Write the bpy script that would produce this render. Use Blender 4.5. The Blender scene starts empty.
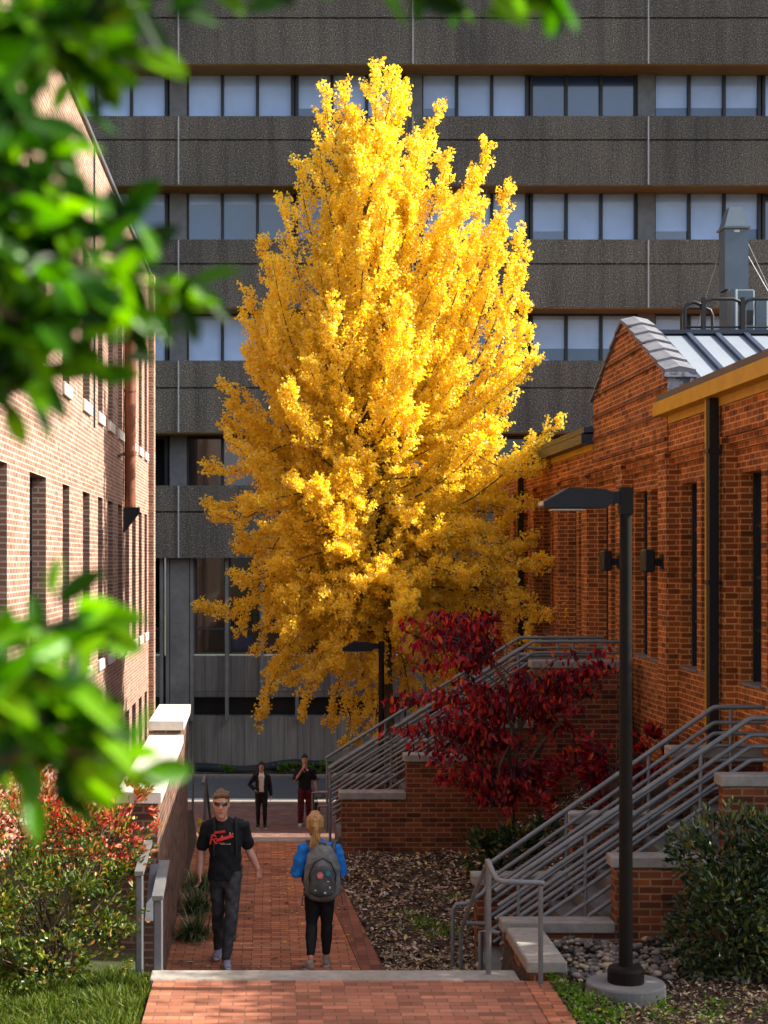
import bpy, math, random
import numpy as np
from mathutils import Vector, Matrix
random.seed(7)
RNG = np.random.default_rng(11)
scene = bpy.context.scene
COL = scene.collection
EYE = 4.18
PI = math.pi

# ------------------------------------------------------------------ materials
def new_mat(name):
    m = bpy.data.materials.new(name); m.use_nodes = True
    nt = m.node_tree
    b = nt.nodes.get('Principled BSDF')
    return m, nt, b

def N(nt, typ, **kw):
    n = nt.nodes.new(typ)
    for k, v in kw.items():
        setattr(n, k, v)
    return n

def ramp(nt, stops, interp='LINEAR'):
    r = N(nt, 'ShaderNodeValToRGB')
    cr = r.color_ramp; cr.interpolation = interp
    while len(cr.elements) < len(stops): cr.elements.new(0.5)
    for e, (p, c) in zip(cr.elements, stops):
        e.position = p; e.color = (c[0], c[1], c[2], 1)
    return r

def noise(nt, vec, scale, detail=4, rough=.6):
    n = N(nt, 'ShaderNodeTexNoise')
    n.inputs['Scale'].default_value = scale; n.inputs['Detail'].default_value = detail
    n.inputs['Roughness'].default_value = rough
    if vec is not None: nt.links.new(vec, n.inputs['Vector'])
    return n

def mix(nt, mode, fac, a, b):
    m = N(nt, 'ShaderNodeMix', data_type='RGBA', blend_type=mode)
    for sock, v in ((0, fac), (6, a), (7, b)):
        if hasattr(v, 'is_linked') or hasattr(v, 'links'): nt.links.new(v, m.inputs[sock])
        elif sock == 0: m.inputs[0].default_value = v
        else: m.inputs[sock].default_value = (v[0], v[1], v[2], 1)
    return m.outputs[2]

def bump(nt, b, height, strength=.4, dist=.01):
    bp = N(nt, 'ShaderNodeBump'); bp.inputs['Strength'].default_value = strength
    bp.inputs['Distance'].default_value = dist
    nt.links.new(height, bp.inputs['Height']); nt.links.new(bp.outputs[0], b.inputs['Normal'])

def plain(name, c, rough=.6, metal=0., var=.18, scale=3., spec=.5, coat=0., ior=None):
    m, nt, b = new_mat(name)
    tc = N(nt, 'ShaderNodeTexCoord')
    n = noise(nt, tc.outputs['Object'], scale, 5)
    lo = [x*(1-var) for x in c]; hi = [min(1, x*(1+var)) for x in c]
    r = ramp(nt, [(.3, lo), (.7, hi)])
    nt.links.new(n.outputs[0], r.inputs[0]); nt.links.new(r.outputs[0], b.inputs['Base Color'])
    b.inputs['Roughness'].default_value = rough; b.inputs['Metallic'].default_value = metal
    b.inputs['Specular IOR Level'].default_value = spec
    b.inputs['Coat Weight'].default_value = coat
    b.inputs['Coat Roughness'].default_value = .03
    if ior: b.inputs['IOR'].default_value = ior
    return m

def brick_mat(name, c1, c2, mortar, bw=.215, rh=.0705, ms=.011, off=.5, rough=.85, stain=(.5, .5, .5), stain_amt=.35, bmp=.6, dark=.25):
    m, nt, b = new_mat(name)
    uv = N(nt, 'ShaderNodeUVMap', uv_map='UVMap')
    br = N(nt, 'ShaderNodeTexBrick')
    br.offset = off
    br.inputs['Scale'].default_value = 1; br.inputs['Brick Width'].default_value = bw
    br.inputs['Row Height'].default_value = rh; br.inputs['Mortar Size'].default_value = ms
    br.inputs['Mortar Smooth'].default_value = .15; br.inputs['Bias'].default_value = 0
    br.inputs['Color1'].default_value = (*c1, 1); br.inputs['Color2'].default_value = (*c2, 1)
    br.inputs['Mortar'].default_value = (*mortar, 1)
    nt.links.new(uv.outputs[0], br.inputs['Vector'])
    n1 = noise(nt, uv.outputs[0], 1.1, 6, .65)
    r1 = ramp(nt, [(.35, (1, 1, 1)), (.75, stain)])
    nt.links.new(n1.outputs[0], r1.inputs[0])
    c = mix(nt, 'MULTIPLY', stain_amt, br.outputs['Color'], r1.outputs[0])
    # single dark or pale bricks: coarse per-brick noise sampled on a stretched grid
    n2 = N(nt, 'ShaderNodeTexWhiteNoise', noise_dimensions='2D')
    mp = N(nt, 'ShaderNodeVectorMath', operation='DIVIDE'); mp.inputs[1].default_value = (bw, rh, 1)
    fl = N(nt, 'ShaderNodeVectorMath', operation='FLOOR')
    nt.links.new(uv.outputs[0], mp.inputs[0]); nt.links.new(mp.outputs[0], fl.inputs[0]); nt.links.new(fl.outputs[0], n2.inputs['Vector'])
    r2 = ramp(nt, [(0., (1-dark*2, 1-dark*2, 1-dark*2)), (.3, (.92, .92, .92)), (.75, (1.08, 1.08, 1.08)), (1., (1.35, 1.3, 1.25))])
    nt.links.new(n2.outputs[0], r2.inputs[0])
    c = mix(nt, 'MULTIPLY', 1., c, r2.outputs[0])
    nb = noise(nt, uv.outputs[0], .55, 7, .7); rb_ = ramp(nt, [(.55, (0, 0, 0)), (.8, (.30, .30, .30))]); nt.links.new(nb.outputs[0], rb_.inputs[0])
    c = mix(nt, 'MIX', rb_.outputs[0], c, mortar)
    n3 = noise(nt, uv.outputs[0], 60, 3)
    r3 = ramp(nt, [(.3, (.75, .75, .75)), (.7, (1.15, 1.15, 1.15))])
    nt.links.new(n3.outputs[0], r3.inputs[0])
    c = mix(nt, 'MULTIPLY', .8, c, r3.outputs[0])
    nt.links.new(c, b.inputs['Base Color'])
    b.inputs['Roughness'].default_value = rough
    b.inputs['Specular IOR Level'].default_value = .25
    inv = N(nt, 'ShaderNodeMath', operation='SUBTRACT'); inv.inputs[0].default_value = 1
    nt.links.new(br.outputs['Fac'], inv.inputs[1])
    ad = N(nt, 'ShaderNodeMath', operation='MULTIPLY_ADD'); ad.inputs[1].default_value = .35
    nt.links.new(n3.outputs[0], ad.inputs[0]); nt.links.new(inv.outputs[0], ad.inputs[2])
    bump(nt, b, ad.outputs[0], bmp, .008)
    return m

def rough_mat(name, stops, scale, rough=.9, bstr=.6, bdist=.02, detail=6, big=None, bigscale=.35, coord='Object', spec=.3):
    """grainy stone / soil: fine noise into a ramp, times an optional broad stain"""
    m, nt, b = new_mat(name)
    tc = N(nt, 'ShaderNodeTexCoord')
    n = noise(nt, tc.outputs[coord], scale, detail, .7)
    r = ramp(nt, stops); nt.links.new(n.outputs[0], r.inputs[0])
    c = r.outputs[0]
    if big:
        n2 = noise(nt, tc.outputs[coord], bigscale, 5, .6)
        r2 = ramp(nt, [(.3, (1, 1, 1)), (.72, big)]); nt.links.new(n2.outputs[0], r2.inputs[0])
        c = mix(nt, 'MULTIPLY', 1., c, r2.outputs[0])
    nt.links.new(c, b.inputs['Base Color']); b.inputs['Roughness'].default_value = rough
    b.inputs['Specular IOR Level'].default_value = spec
    bump(nt, b, n.outputs[0], bstr, bdist)
    return m

def leaf_mat(name, stops, trans=.35, rough=.45, tint=1.15, spec=.4):
    m, nt, b = new_mat(name)
    g = N(nt, 'ShaderNodeNewGeometry')
    r = ramp(nt, stops); nt.links.new(g.outputs['Random Per Island'], r.inputs[0])
    nt.links.new(r.outputs[0], b.inputs['Base Color'])
    b.inputs['Roughness'].default_value = rough; b.inputs['Specular IOR Level'].default_value = spec
    if trans > 0:
        t = N(nt, 'ShaderNodeBsdfTranslucent')
        hs = N(nt, 'ShaderNodeHueSaturation'); hs.inputs['Value'].default_value = tint; hs.inputs['Saturation'].default_value = 1.1
        nt.links.new(r.outputs[0], hs.inputs['Color']); nt.links.new(hs.outputs[0], t.inputs[0])
        mx = N(nt, 'ShaderNodeMixShader'); mx.inputs[0].default_value = trans
        nt.links.new(b.outputs[0], mx.inputs[1]); nt.links.new(t.outputs[0], mx.inputs[2])
        nt.links.new(mx.outputs[0], nt.nodes['Material Output'].inputs['Surface'])
    return m

M = {}
M['brick_left'] = brick_mat('pink_brick', (.33, .175, .125), (.225, .105, .072), (.44, .34, .27), ms=.012, stain=(.75, .7, .65), dark=.12)
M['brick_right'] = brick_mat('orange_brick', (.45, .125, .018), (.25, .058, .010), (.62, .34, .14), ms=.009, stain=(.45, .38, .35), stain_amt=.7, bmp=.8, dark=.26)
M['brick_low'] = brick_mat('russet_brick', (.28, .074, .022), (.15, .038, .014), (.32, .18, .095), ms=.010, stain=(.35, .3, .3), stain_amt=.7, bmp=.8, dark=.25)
M['brick_dark'] = brick_mat('umber_brick', (.17, .075, .05), (.11, .05, .035), (.22, .16, .12), stain=(.5, .5, .5), stain_amt=.5)
M['paver'] = brick_mat('paving_brick', (.52, .19, .09), (.36, .12, .058), (.12, .06, .036), bw=.205, rh=.102, ms=.006, stain=(.55, .5, .48), stain_amt=.75, bmp=.5, dark=.16)
M['paver_landing'] = brick_mat('landing_brick', (.44, .175, .10), (.30, .11, .062), (.18, .10, .065), bw=.205, rh=.102, ms=.006, stain=(.6, .56, .54), stain_amt=.8, bmp=.5, dark=.2)
M['paver_dark'] = brick_mat('plaza_brick', (.24, .125, .10), (.18, .095, .075), (.14, .09, .08), bw=.205, rh=.102, ms=.006, stain=(.7, .65, .6), stain_amt=.6, dark=.1)
def aggregate(name):
    m, nt, b = new_mat(name)
    tc = N(nt, 'ShaderNodeTexCoord')
    n = noise(nt, tc.outputs['Object'], 24, 3, .75)
    r = ramp(nt, [(.33, (.019, .018, .0165)), (.47, (.060, .057, .052)), (.58, (.110, .103, .093)), (.70, (.34, .315, .28))]); nt.links.new(n.outputs[0], r.inputs[0])
    mp = N(nt, 'ShaderNodeMapping'); mp.inputs['Scale'].default_value = (1.4, 1, .10); nt.links.new(tc.outputs['Object'], mp.inputs[0])
    n2 = noise(nt, mp.outputs[0], 1.6, 6, .65); r2 = ramp(nt, [(.3, (.62, .62, .64)), (.5, (1, 1, 1)), (.72, (1.28, 1.24, 1.18))]); nt.links.new(n2.outputs[0], r2.inputs[0])
    n3 = noise(nt, tc.outputs['Object'], .16, 3, .5); r3 = ramp(nt, [(.35, (.72, .72, .74)), (.65, (1.12, 1.1, 1.05))]); nt.links.new(n3.outputs[0], r3.inputs[0])
    c = mix(nt, 'MULTIPLY', 1., r.outputs[0], r2.outputs[0]); c = mix(nt, 'MULTIPLY', 1., c, r3.outputs[0])
    nt.links.new(c, b.inputs['Base Color']); b.inputs['Roughness'].default_value = .95; b.inputs['Specular IOR Level'].default_value = .2
    bump(nt, b, n.outputs[0], 1., .02); return m
M['aggregate'] = aggregate('exposed_aggregate')
M['concrete'] = rough_mat('grey_concrete', [(.3, (.16, .155, .145)), (.7, (.26, .25, .235))], 2.2, .9, .25, .01, 7, (.62, .62, .62), .6)
M['cast_stone'] = rough_mat('cast_stone', [(.3, (.25, .225, .195)), (.7, (.40, .37, .32))], 9., .9, .4, .008, 6, (.72, .68, .62), 1.3)
M['pale_stone'] = rough_mat('pale_stone', [(.3, (.55, .52, .46)), (.7, (.68, .65, .58))], 9., .9, .3, .006, 6, (.85, .82, .78), 1.3)
M['board_concrete'] = None
M['tan_soffit'] = plain('tan_soffit', (.26, .155, .03), .8, var=.15, scale=1.5)
M['caulk'] = plain('pale_caulk', (.30, .30, .29), .8, var=.2, scale=2.)
M['frame_dark'] = plain('dark_bronze_frame', (.012, .013, .016), .5)
M['pier_grey'] = rough_mat('fluted_grey', [(.3, (.12, .125, .13)), (.7, (.19, .19, .19))], 3., .85, .2, .01, 5)
M['blind'] = plain('sky_blue_blind', (.34, .47, .74), .4, var=.22, scale=.45, coat=.9)  # uneven blue sky reflection painted into the blind colour
M['blind_dim'] = plain('sky_tinted_half_blind', (.045, .10, .21), .3, var=.25, scale=.7, coat=.9)  # same painted sky reflection, dimmer
M['pane_blue'] = plain('sky_blue_pane', (.008, .04, .125), .15, var=.5, scale=.5, coat=1., ior=1.8)  # sky reflection painted in as deep blue
M['pane_dark'] = plain('dark_pane', (.012, .012, .012), .1, var=.6, scale=.6, coat=.8, ior=1.5)
M['steel'] = plain('grey_painted_steel', (.17, .17, .165), .45, .25, var=.2, scale=6.)
M['steel_dark'] = plain('weathered_grey_steel', (.12, .125, .14), .5, .3, var=.2, scale=5.)
M['black_metal'] = plain('black_metal', (.009, .009, .010), .45, .2, var=.25, scale=4.)
M['bronze_pole'] = plain('bronze_pole', (.011, .009, .007), .65, .0, spec=.12, var=.2, scale=5.)
M['lamp_lens'] = plain('lamp_lens', (.45, .42, .36), .2)
M['gutter_yellow'] = plain('ochre_gutter', (.50, .25, .006), .5, var=.15)
M['white_roof'] = plain('pale_metal_roof', (.20, .225, .255), .6, .0, var=.08, scale=1.)
M['navy_trim'] = plain('navy_roof_trim', (.028, .038, .065), .45, .2, var=.2)
M['coping_stone'] = rough_mat('coping_tile', [(.3, (.10, .10, .115)), (.7, (.19, .19, .20))], 6., .7, .3, .01, 5)
M['peeling_white'] = rough_mat('peeling_white_paint', [(.42, (.10, .10, .12)), (.52, (.34, .35, .39))], 9., .85, .6, .01, 5)
M['rust_pipe'] = plain('rust_orange_pipe', (.20, .058, .022), .6, var=.25, scale=3.)
M['stack_blue'] = plain('blue_grey_duct', (.085, .115, .145), .45, .2, var=.12, scale=2.)
M['silver'] = plain('silver_tank', (.6, .62, .66), .3, .8, var=.08)
M['asphalt'] = rough_mat('asphalt', [(.3, (.08, .08, .08)), (.7, (.14, .138, .135))], 30., .9, .3, .005, 4, (.75, .75, .8), .4)
M['streak_white'] = plain('sun_streak_white', (.34, .34, .32), .7, var=.35)  # pale tone for the painted sun streak
M['soil'] = rough_mat('mulch_soil', [(.3, (.032, .019, .012)), (.55, (.085, .052, .033)), (.75, (.19, .125, .08))], 16., .95, 1., .03, 8, (.6, .55, .5), .9)
M['turf'] = rough_mat('turf_soil', [(.3, (.02, .028, .008)), (.7, (.06, .07, .02))], 12., .95, .8, .03, 6)
M['tube_black'] = plain('black_mesh_tube', (.008, .010, .014), .7, var=.4, scale=8.)
M['bark_grey'] = rough_mat('grey_brown_bark', [(.3, (.055, .035, .022)), (.7, (.17, .12, .075))], 14., .9, .9, .02, 6)
M['bark_dark'] = rough_mat('dark_bark', [(.3, (.035, .018, .01)), (.7, (.10, .055, .03))], 14., .9, .9, .02, 6)

# board-formed concrete: vertical boards
m, nt, b = new_mat('board_formed_concrete')
uv = N(nt, 'ShaderNodeUVMap', uv_map='UVMap')
br = N(nt, 'ShaderNodeTexBrick'); br.offset = .0
for k, v in (('Scale', 1), ('Brick Width', .42), ('Row Height', 9.), ('Mortar Size', .012), ('Mortar Smooth', .4)): br.inputs[k].default_value = v
br.inputs['Color1'].default_value = (.33, .31, .275, 1); br.inputs['Color2'].default_value = (.26, .245, .22, 1); br.inputs['Mortar'].default_value = (.14, .132, .12, 1)
nt.links.new(uv.outputs[0], br.inputs['Vector'])
mp = N(nt, 'ShaderNodeMapping'); mp.inputs['Scale'].default_value = (9, .5, 1); nt.links.new(uv.outputs[0], mp.inputs[0])
n = noise(nt, mp.outputs[0], 1., 6, .7); r = ramp(nt, [(.3, (.6, .6, .6)), (.7, (1.15, 1.15, 1.1))]); nt.links.new(n.outputs[0], r.inputs[0])
nt.links.new(mix(nt, 'MULTIPLY', 1., br.outputs[0], r.outputs[0]), b.inputs['Base Color']); b.inputs['Roughness'].default_value = .9
bump(nt, b, n.outputs[0], .3, .01)
M['board_concrete'] = m

# ------------------------------------------------------------------ mesh builder
class MB:
    def __init__(s): s.v = []; s.f = []; s.uv = []; s.m = []; s.sm = []
    def face(s, pts, mi=0, uv=None, smooth=False):
        i = len(s.v); s.v += [tuple(p) for p in pts]; s.f.append(list(range(i, i+len(pts))))
        if uv is None:
            a = Vector(pts[1]) - Vector(pts[0]); c = Vector(pts[-1]) - Vector(pts[0]); n = a.cross(c)
            ax = max(range(3), key=lambda k: abs(n[k]))
            uv = [((p[1], p[2]) if ax == 0 else (p[0], p[2]) if ax == 1 else (p[0], p[1])) for p in pts]
        s.uv += list(uv); s.m.append(mi); s.sm.append(smooth)
    def box(s, x0, x1, y0, y1, z0, z1, mi=0, top=None):
        a, b_, c, d = (x0, y0, z0), (x1, y0, z0), (x1, y1, z0), (x0, y1, z0)
        e, f, g, h = (x0, y0, z1), (x1, y0, z1), (x1, y1, z1), (x0, y1, z1)
        s.face((a, b_, f, e), mi); s.face((b_, c, g, f), mi); s.face((c, d, h, g), mi); s.face((d, a, e, h), mi)
        s.face((e, f, g, h), mi if top is None else top); s.face((d, c, b_, a), mi)
    def bbox(s, x0, x1, y0, y1, z0, z1, bv=.012, mi=0):
        """box with chamfered edges"""
        def ring(z, k):
            X0, X1, Y0, Y1 = x0+k, x1-k, y0+k, y1-k
            return X0, X1, Y0, Y1, z
        def oct_(z, o, c):
            return [(x0+o+c, y0+o, z), (x1-o-c, y0+o, z), (x1-o, y0+o+c, z), (x1-o, y1-o-c, z), (x1-o-c, y1-o, z), (x0+o+c, y1-o, z), (x0+o, y1-o-c, z), (x0+o, y0+o+c, z)]
        rings = [oct_(z0, bv, bv*.4), oct_(z0+bv, 0, bv), oct_(z1-bv, 0, bv), oct_(z1, bv, bv*.4)]
        for a, b_ in zip(rings[:-1], rings[1:]):
            for k in range(8):
                s.face((a[k], a[(k+1) % 8], b_[(k+1) % 8], b_[k]), mi)
        s.face(rings[-1], mi); s.face(rings[0][::-1], mi)
    def prism(s, poly, d, mi=0):
        """polygon (list of 3D pts, planar) extruded by vector d"""
        d = Vector(d); q = [tuple(Vector(p)+d) for p in poly]
        s.face(list(poly)[::-1], mi); s.face(q, mi)
        for k in range(len(poly)):
            j = (k+1) % len(poly); s.face((poly[k], poly[j], q[j], q[k]), mi)
    def tube(s, pts, rad, n=8, mi=0, cap=True):
        pts = [Vector(p) for p in pts]
        if not hasattr(rad, '__len__'): rad = [rad]*len(pts)
        rings = []; up = None
        for k, p in enumerate(pts):
            t = (pts[min(k+1, len(pts)-1)] - pts[max(k-1, 0)]).normalized()
            if up is None:
                up = Vector((0, 0, 1)) if abs(t.z) < .9 else Vector((1, 0, 0))
            sd = t.cross(up)
            if sd.length < 1e-5: sd = t.cross(Vector((0, 1, 0)))
            sd.normalize(); up = sd.cross(t).normalized()
            rings.append([p + (sd*math.cos(2*PI*j/n) + up*math.sin(2*PI*j/n))*rad[k] for j in range(n)])
        base = len(s.v)
        for r in rings: s.v += [tuple(x) for x in r]
        L = 0
        for k in range(len(rings)-1):
            ln = (pts[k+1]-pts[k]).length
            for j in range(n):
                j2 = (j+1) % n
                s.f.append([base+k*n+j, base+k*n+j2, base+(k+1)*n+j2, base+(k+1)*n+j])
                s.uv += [(j/n, L), ((j+1)/n, L), ((j+1)/n, L+ln), (j/n, L+ln)]; s.m.append(mi); s.sm.append(True)
            L += ln
        if cap:
            for r in (rings[0][::-1], rings[-1]): s.face(r, mi)
    def lathe(s, c, prof, n=24, mi=0):
        """prof: list of (radius, z) around vertical axis at c"""
        base = len(s.v)
        for r, z in prof:
            s.v += [(c[0]+r*math.cos(2*PI*j/n), c[1]+r*math.sin(2*PI*j/n), c[2]+z) for j in range(n)]
        for k in range(len(prof)-1):
            for j in range(n):
                j2 = (j+1) % n
                s.f.append([base+k*n+j, base+k*n+j2, base+(k+1)*n+j2, base+(k+1)*n+j])
                s.uv += [(j/n, prof[k][1]), ((j+1)/n, prof[k][1]), ((j+1)/n, prof[k+1][1]), (j/n, prof[k+1][1])]; s.m.append(mi); s.sm.append(False)
        s.face([s.v[base+(len(prof)-1)*n+j] for j in range(n)], mi)
        s.face([s.v[base+j] for j in range(n)][::-1], mi)
    def build(s, name, mats, parent=None, origin=None):
        if not isinstance(mats, (list, tuple)): mats = [mats]
        o0 = Vector(origin) if origin is not None else (Vector(parent['o']) if parent is not None and 'o' in parent else Vector((0, 0, 0)))
        me = bpy.data.meshes.new(name)
        me.from_pydata([(x-o0.x, y-o0.y, z-o0.z) for x, y, z in s.v], [], s.f)
        ul = me.uv_layers.new(name='UVMap'); ul.data.foreach_set('uv', np.array(s.uv, dtype=np.float32).ravel())
        for m_ in mats: me.materials.append(m_)
        me.polygons.foreach_set('material_index', s.m); me.polygons.foreach_set('use_smooth', s.sm)
        me.update()
        o = bpy.data.objects.new(name, me); COL.objects.link(o)
        if parent is not None: o.parent = parent
        else: o.location = o0
        o['o'] = tuple(o0)
        return o

def thing(name, label, cat, loc=(0, 0, 0), group=None):
    o = bpy.data.objects.new(name, None); COL.objects.link(o); o.location = loc
    o['label'] = label; o['category'] = cat; o['o'] = tuple(loc); o.empty_display_size = .3
    if group: o['group'] = group
    return o
def tag(o, label, cat, group=None, kind=None):
    o['label'] = label; o['category'] = cat
    if group: o['group'] = group
    if kind: o['kind'] = kind
    return o
def struct(o, kind='structure'):
    o['kind'] = kind; return o

def copy_thing(root, loc, label):
    r = root.copy(); COL.objects.link(r); r.location = loc; r['label'] = label
    for ch in list(root.children):
        c = ch.copy(); COL.objects.link(c); c.parent = r
        for g in list(ch.children):
            d = g.copy(); COL.objects.link(d); d.parent = c
    return r

def wall(mb, axis, c, s0, s1, z0, z1, holes, depth, mi=0, out=1):
    """vertical wall sheet in the plane axis=c facing out (+1/-1) with rectangular openings (a,b,za,zb) and reveals of given depth"""
    ss = sorted({s0, s1, *[h[0] for h in holes], *[h[1] for h in holes]}); zs = sorted({z0, z1, *[h[2] for h in holes], *[h[3] for h in holes]})
    ss = [x for x in ss if s0 <= x <= s1]; zs = [x for x in zs if z0 <= x <= z1]
    P = (lambda s_, z, d=0: (c-out*d, s_, z)) if axis == 'x' else (lambda s_, z, d=0: (s_, c-out*d, z))
    for a, b_ in zip(ss[:-1], ss[1:]):
        for za, zb in zip(zs[:-1], zs[1:]):
            mx, mz = (a+b_)/2, (za+zb)/2
            if any(h[0] < mx < h[1] and h[2] < mz < h[3] for h in holes): continue
            mb.face((P(a, za), P(b_, za), P(b_, zb), P(a, zb)), mi)
    for a, b_, za, zb in holes:
        mb.face((P(a, za), P(a, zb), P(a, zb, depth), P(a, za, depth)), mi, [(0, za), (0, zb), (depth, zb), (depth, za)])
        mb.face((P(b_, zb), P(b_, za), P(b_, za, depth), P(b_, zb, depth)), mi, [(0, zb), (0, za), (depth, za), (depth, zb)])
        mb.face((P(a, zb), P(b_, zb), P(b_, zb, depth), P(a, zb, depth)), mi)
        mb.face((P(b_, za), P(a, za), P(a, za, depth), P(b_, za, depth)), mi)

# ------------------------------------------------------------------ leaves
def unit(a): return a/np.maximum(1e-9, np.linalg.norm(a, axis=1, keepdims=True))
LEAF_T = {
 'quad': (np.array([(0, 0, 0), (.5, .5, .06), (1, 0, 0), (.5, -.5, .06)]), [[0, 1, 2, 3]]),
 'fan': (np.array([(0, 0, 0), (.75, .55, .08), (1, .0, -.04), (.75, -.55, .08)]), [[0, 1, 2, 3]]),
 'oval': (np.array([(0, 0, 0), (.3, .42, .10), (.72, .40, .10), (1, 0, -.05), (.72, -.40, .10), (.3, -.42, .10)]), [[0, 3, 2, 1], [0, 5, 4, 3]]),
 'blade': (np.array([(0, .5, 0), (.55, .42, .12), (1, 0, -.1), (.55, -.42, .12), (0, -.5, 0)]), [[0, 1, 3, 4], [1, 2, 3]]),
 'fine': (np.array([(0, 0, 0), (.13, .24, .05), (.32, .43, .09), (.55, .47, .10), (.78, .34, .06), (.93, .13, .0), (1, 0, -.04),
                    (.93, -.13, .0), (.78, -.34, .06), (.55, -.47, .10), (.32, -.43, .09), (.13, -.24, .05)]), [[0, 6, 5, 4, 3, 2, 1], [0, 11, 10, 9, 8, 7, 6]]),
}
def leaves(name, pos, dirs, size, width, mat, parent=None, origin=(0, 0, 0), kind='quad', nrm=None, smooth=False):
    T, F = LEAF_T[kind]; n = len(pos); k = len(T)
    d = unit(dirs); r = nrm if nrm is not None else RNG.normal(size=(n, 3))
    w = unit(np.cross(d, r)); nn = np.cross(w, d)
    size = np.broadcast_to(np.asarray(size, float), (n,)); width = np.broadcast_to(np.asarray(width, float), (n,))
    V = (pos[:, None, :] + d[:, None, :]*(T[None, :, 0:1]*size[:, None, None]) + w[:, None, :]*(T[None, :, 1:2]*(width)[:, None, None])
         + nn[:, None, :]*(T[None, :, 2:3]*size[:, None, None])).reshape(-1, 3)
    if parent is not None and 'o' in parent: origin = parent['o']
    V = V - np.array(origin)[None]
    loops = []; starts = []; tot = []; base = np.arange(n)*k
    per = sum(len(f) for f in F)
    LI = np.concatenate([(base[:, None] + np.array(f)[None]) for f in F], axis=1).ravel()
    st = []; acc = 0
    for f in F: st.append(acc); acc += len(f)
    LS = (np.arange(n)[:, None]*per + np.array(st)[None]).ravel(); LT = np.tile([len(f) for f in F], n)
    me = bpy.data.meshes.new(name)
    me.vertices.add(len(V)); me.vertices.foreach_set('co', V.astype(np.float32).ravel())
    me.loops.add(len(LI)); me.loops.foreach_set('vertex_index', LI.astype(np.int32))
    me.polygons.add(len(LS)); me.polygons.foreach_set('loop_start', LS.astype(np.int32)); me.polygons.foreach_set('loop_total', LT.astype(np.int32))
    if smooth: me.polygons.foreach_set('use_smooth', np.ones(len(LS), dtype=bool))
    me.update(calc_edges=True); me.materials.append(mat)
    o = bpy.data.objects.new(name, me); COL.objects.link(o)
    if parent is not None: o.parent = parent
    else: o.location = origin
    o['o'] = tuple(origin)
    return o

def curve_pts(pts, n=24):
    """Catmull-Rom through pts"""
    P = [np.array(p, float) for p in pts]; P = [2*P[0]-P[1]] + P + [2*P[-1]-P[-2]]
    out = []; segs = len(P)-3
    for i in range(segs):
        m_ = max(2, n//segs)
        for t in np.linspace(0, 1, m_, endpoint=(i == segs-1)):
            a, b_, c, d = P[i:i+4]
            out.append(.5*((2*b_) + (-a+c)*t + (2*a-5*b_+4*c-d)*t*t + (-a+3*b_-3*c+d)*t**3))
    return np.array(out)
# ------------------------------------------------------------------ terrain
def sst(a, b, x):
    t = np.clip((x-a)/(b-a), 0, 1); return t*t*(3-2*t)
def HT(X, Y):
    X = np.asarray(X, float); Y = np.asarray(Y, float)
    low = -2.45*np.clip((Y-25.2)/5.0, 0, 1) - .03
    near = .565 + 1.95*sst(11.2, 5.0, Y)
    # path corridor drops behind the kerb; the planting beds on both sides step down at walls
    yd = np.where(X < -1.12, 22.9, np.where(X > 2.18, 15.5, 14.5))
    w = np.where(X < -1.12, 6., .25)
    left_hi = .56 + .10*sst(-1.2, -3, X)
    base_hi = np.where(X < -1.12, np.maximum(near, left_hi), near)
    t = sst(0, 1, (Y-yd)/w)
    h = base_hi*(1-t) + low*t
    bank = np.clip((X-2.9)/2.2, 0, 1)*1.35*sst(16.9, 18.5, Y)*(1-sst(24.5, 30, Y))
    h = h + np.where(X > 2.18, bank, 0)
    h = h + .035*sst(1.0, 1.5, X)*np.where((Y > 15) & (Y < 24), 1, 0)
    bumps = .02*np.sin(X*5.1+Y*3.3) + .02*np.sin(X*9.7-Y*7.9) + .012*np.sin(X*17+Y*13)
    h = h + np.where((X > 1.2) & (Y > 11), bumps, 0)
    # keep clear under pavings
    pav = ((X > -1.05) & (X < 2.15) & (Y < 14.6))
    h = np.where(pav, h-.06, h)
    pth = ((X > -1.1) & (X < 1.15) & (Y >= 14.4) & (Y < 25.2)); h = np.where(pth, np.minimum(h, -.05), h)
    stp = (X > -1.15) & (X < .95) & (Y >= 25.0) & (Y < 31.5); h = np.where(stp, h-.35, h)
    return h
xs = np.concatenate([np.linspace(-150, -14, 12), np.arange(-12, -2, .6), np.arange(-2, 6.01, .1), np.arange(6.6, 14, .7), np.linspace(15, 150, 12)])
ys = np.concatenate([np.linspace(-60, -4, 10), np.arange(-2, 9, .5), np.arange(9, 16.5, .1), np.arange(16.5, 32.5, .25), np.arange(33, 58, 1.), np.linspace(60, 200, 10)])
GX, GY = np.meshgrid(xs, ys, indexing='ij'); GZ = HT(GX, GY)
gm = MB(); nx, ny = GX.shape
gm.v = list(zip(GX.ravel(), GY.ravel(), GZ.ravel()))
for i in range(nx-1):
    for j in range(ny-1):
        cx, cy = (xs[i]+xs[i+1])/2, (ys[j]+ys[j+1])/2
        gm.f.append([i*ny+j, (i+1)*ny+j, (i+1)*ny+j+1, i*ny+j+1]); gm.m.append(0 if (cx > .9 and cy > 10) or (cx > -2.2 and cy > 15.2) else 1); gm.sm.append(True)
        gm.uv += [(0, 0)]*4
struct(gm.build('ground', [M['soil'], M['turf']]))

# landing, kerb, hidden steps, path, far steps, plaza, street
a = MB(); a.box(-1.0, 2.15, 9.2, 14.05, .40, .60)
b = [(-1.0, .60), ]
struct(a.build('landing', [M['paver_landing']]))
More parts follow.
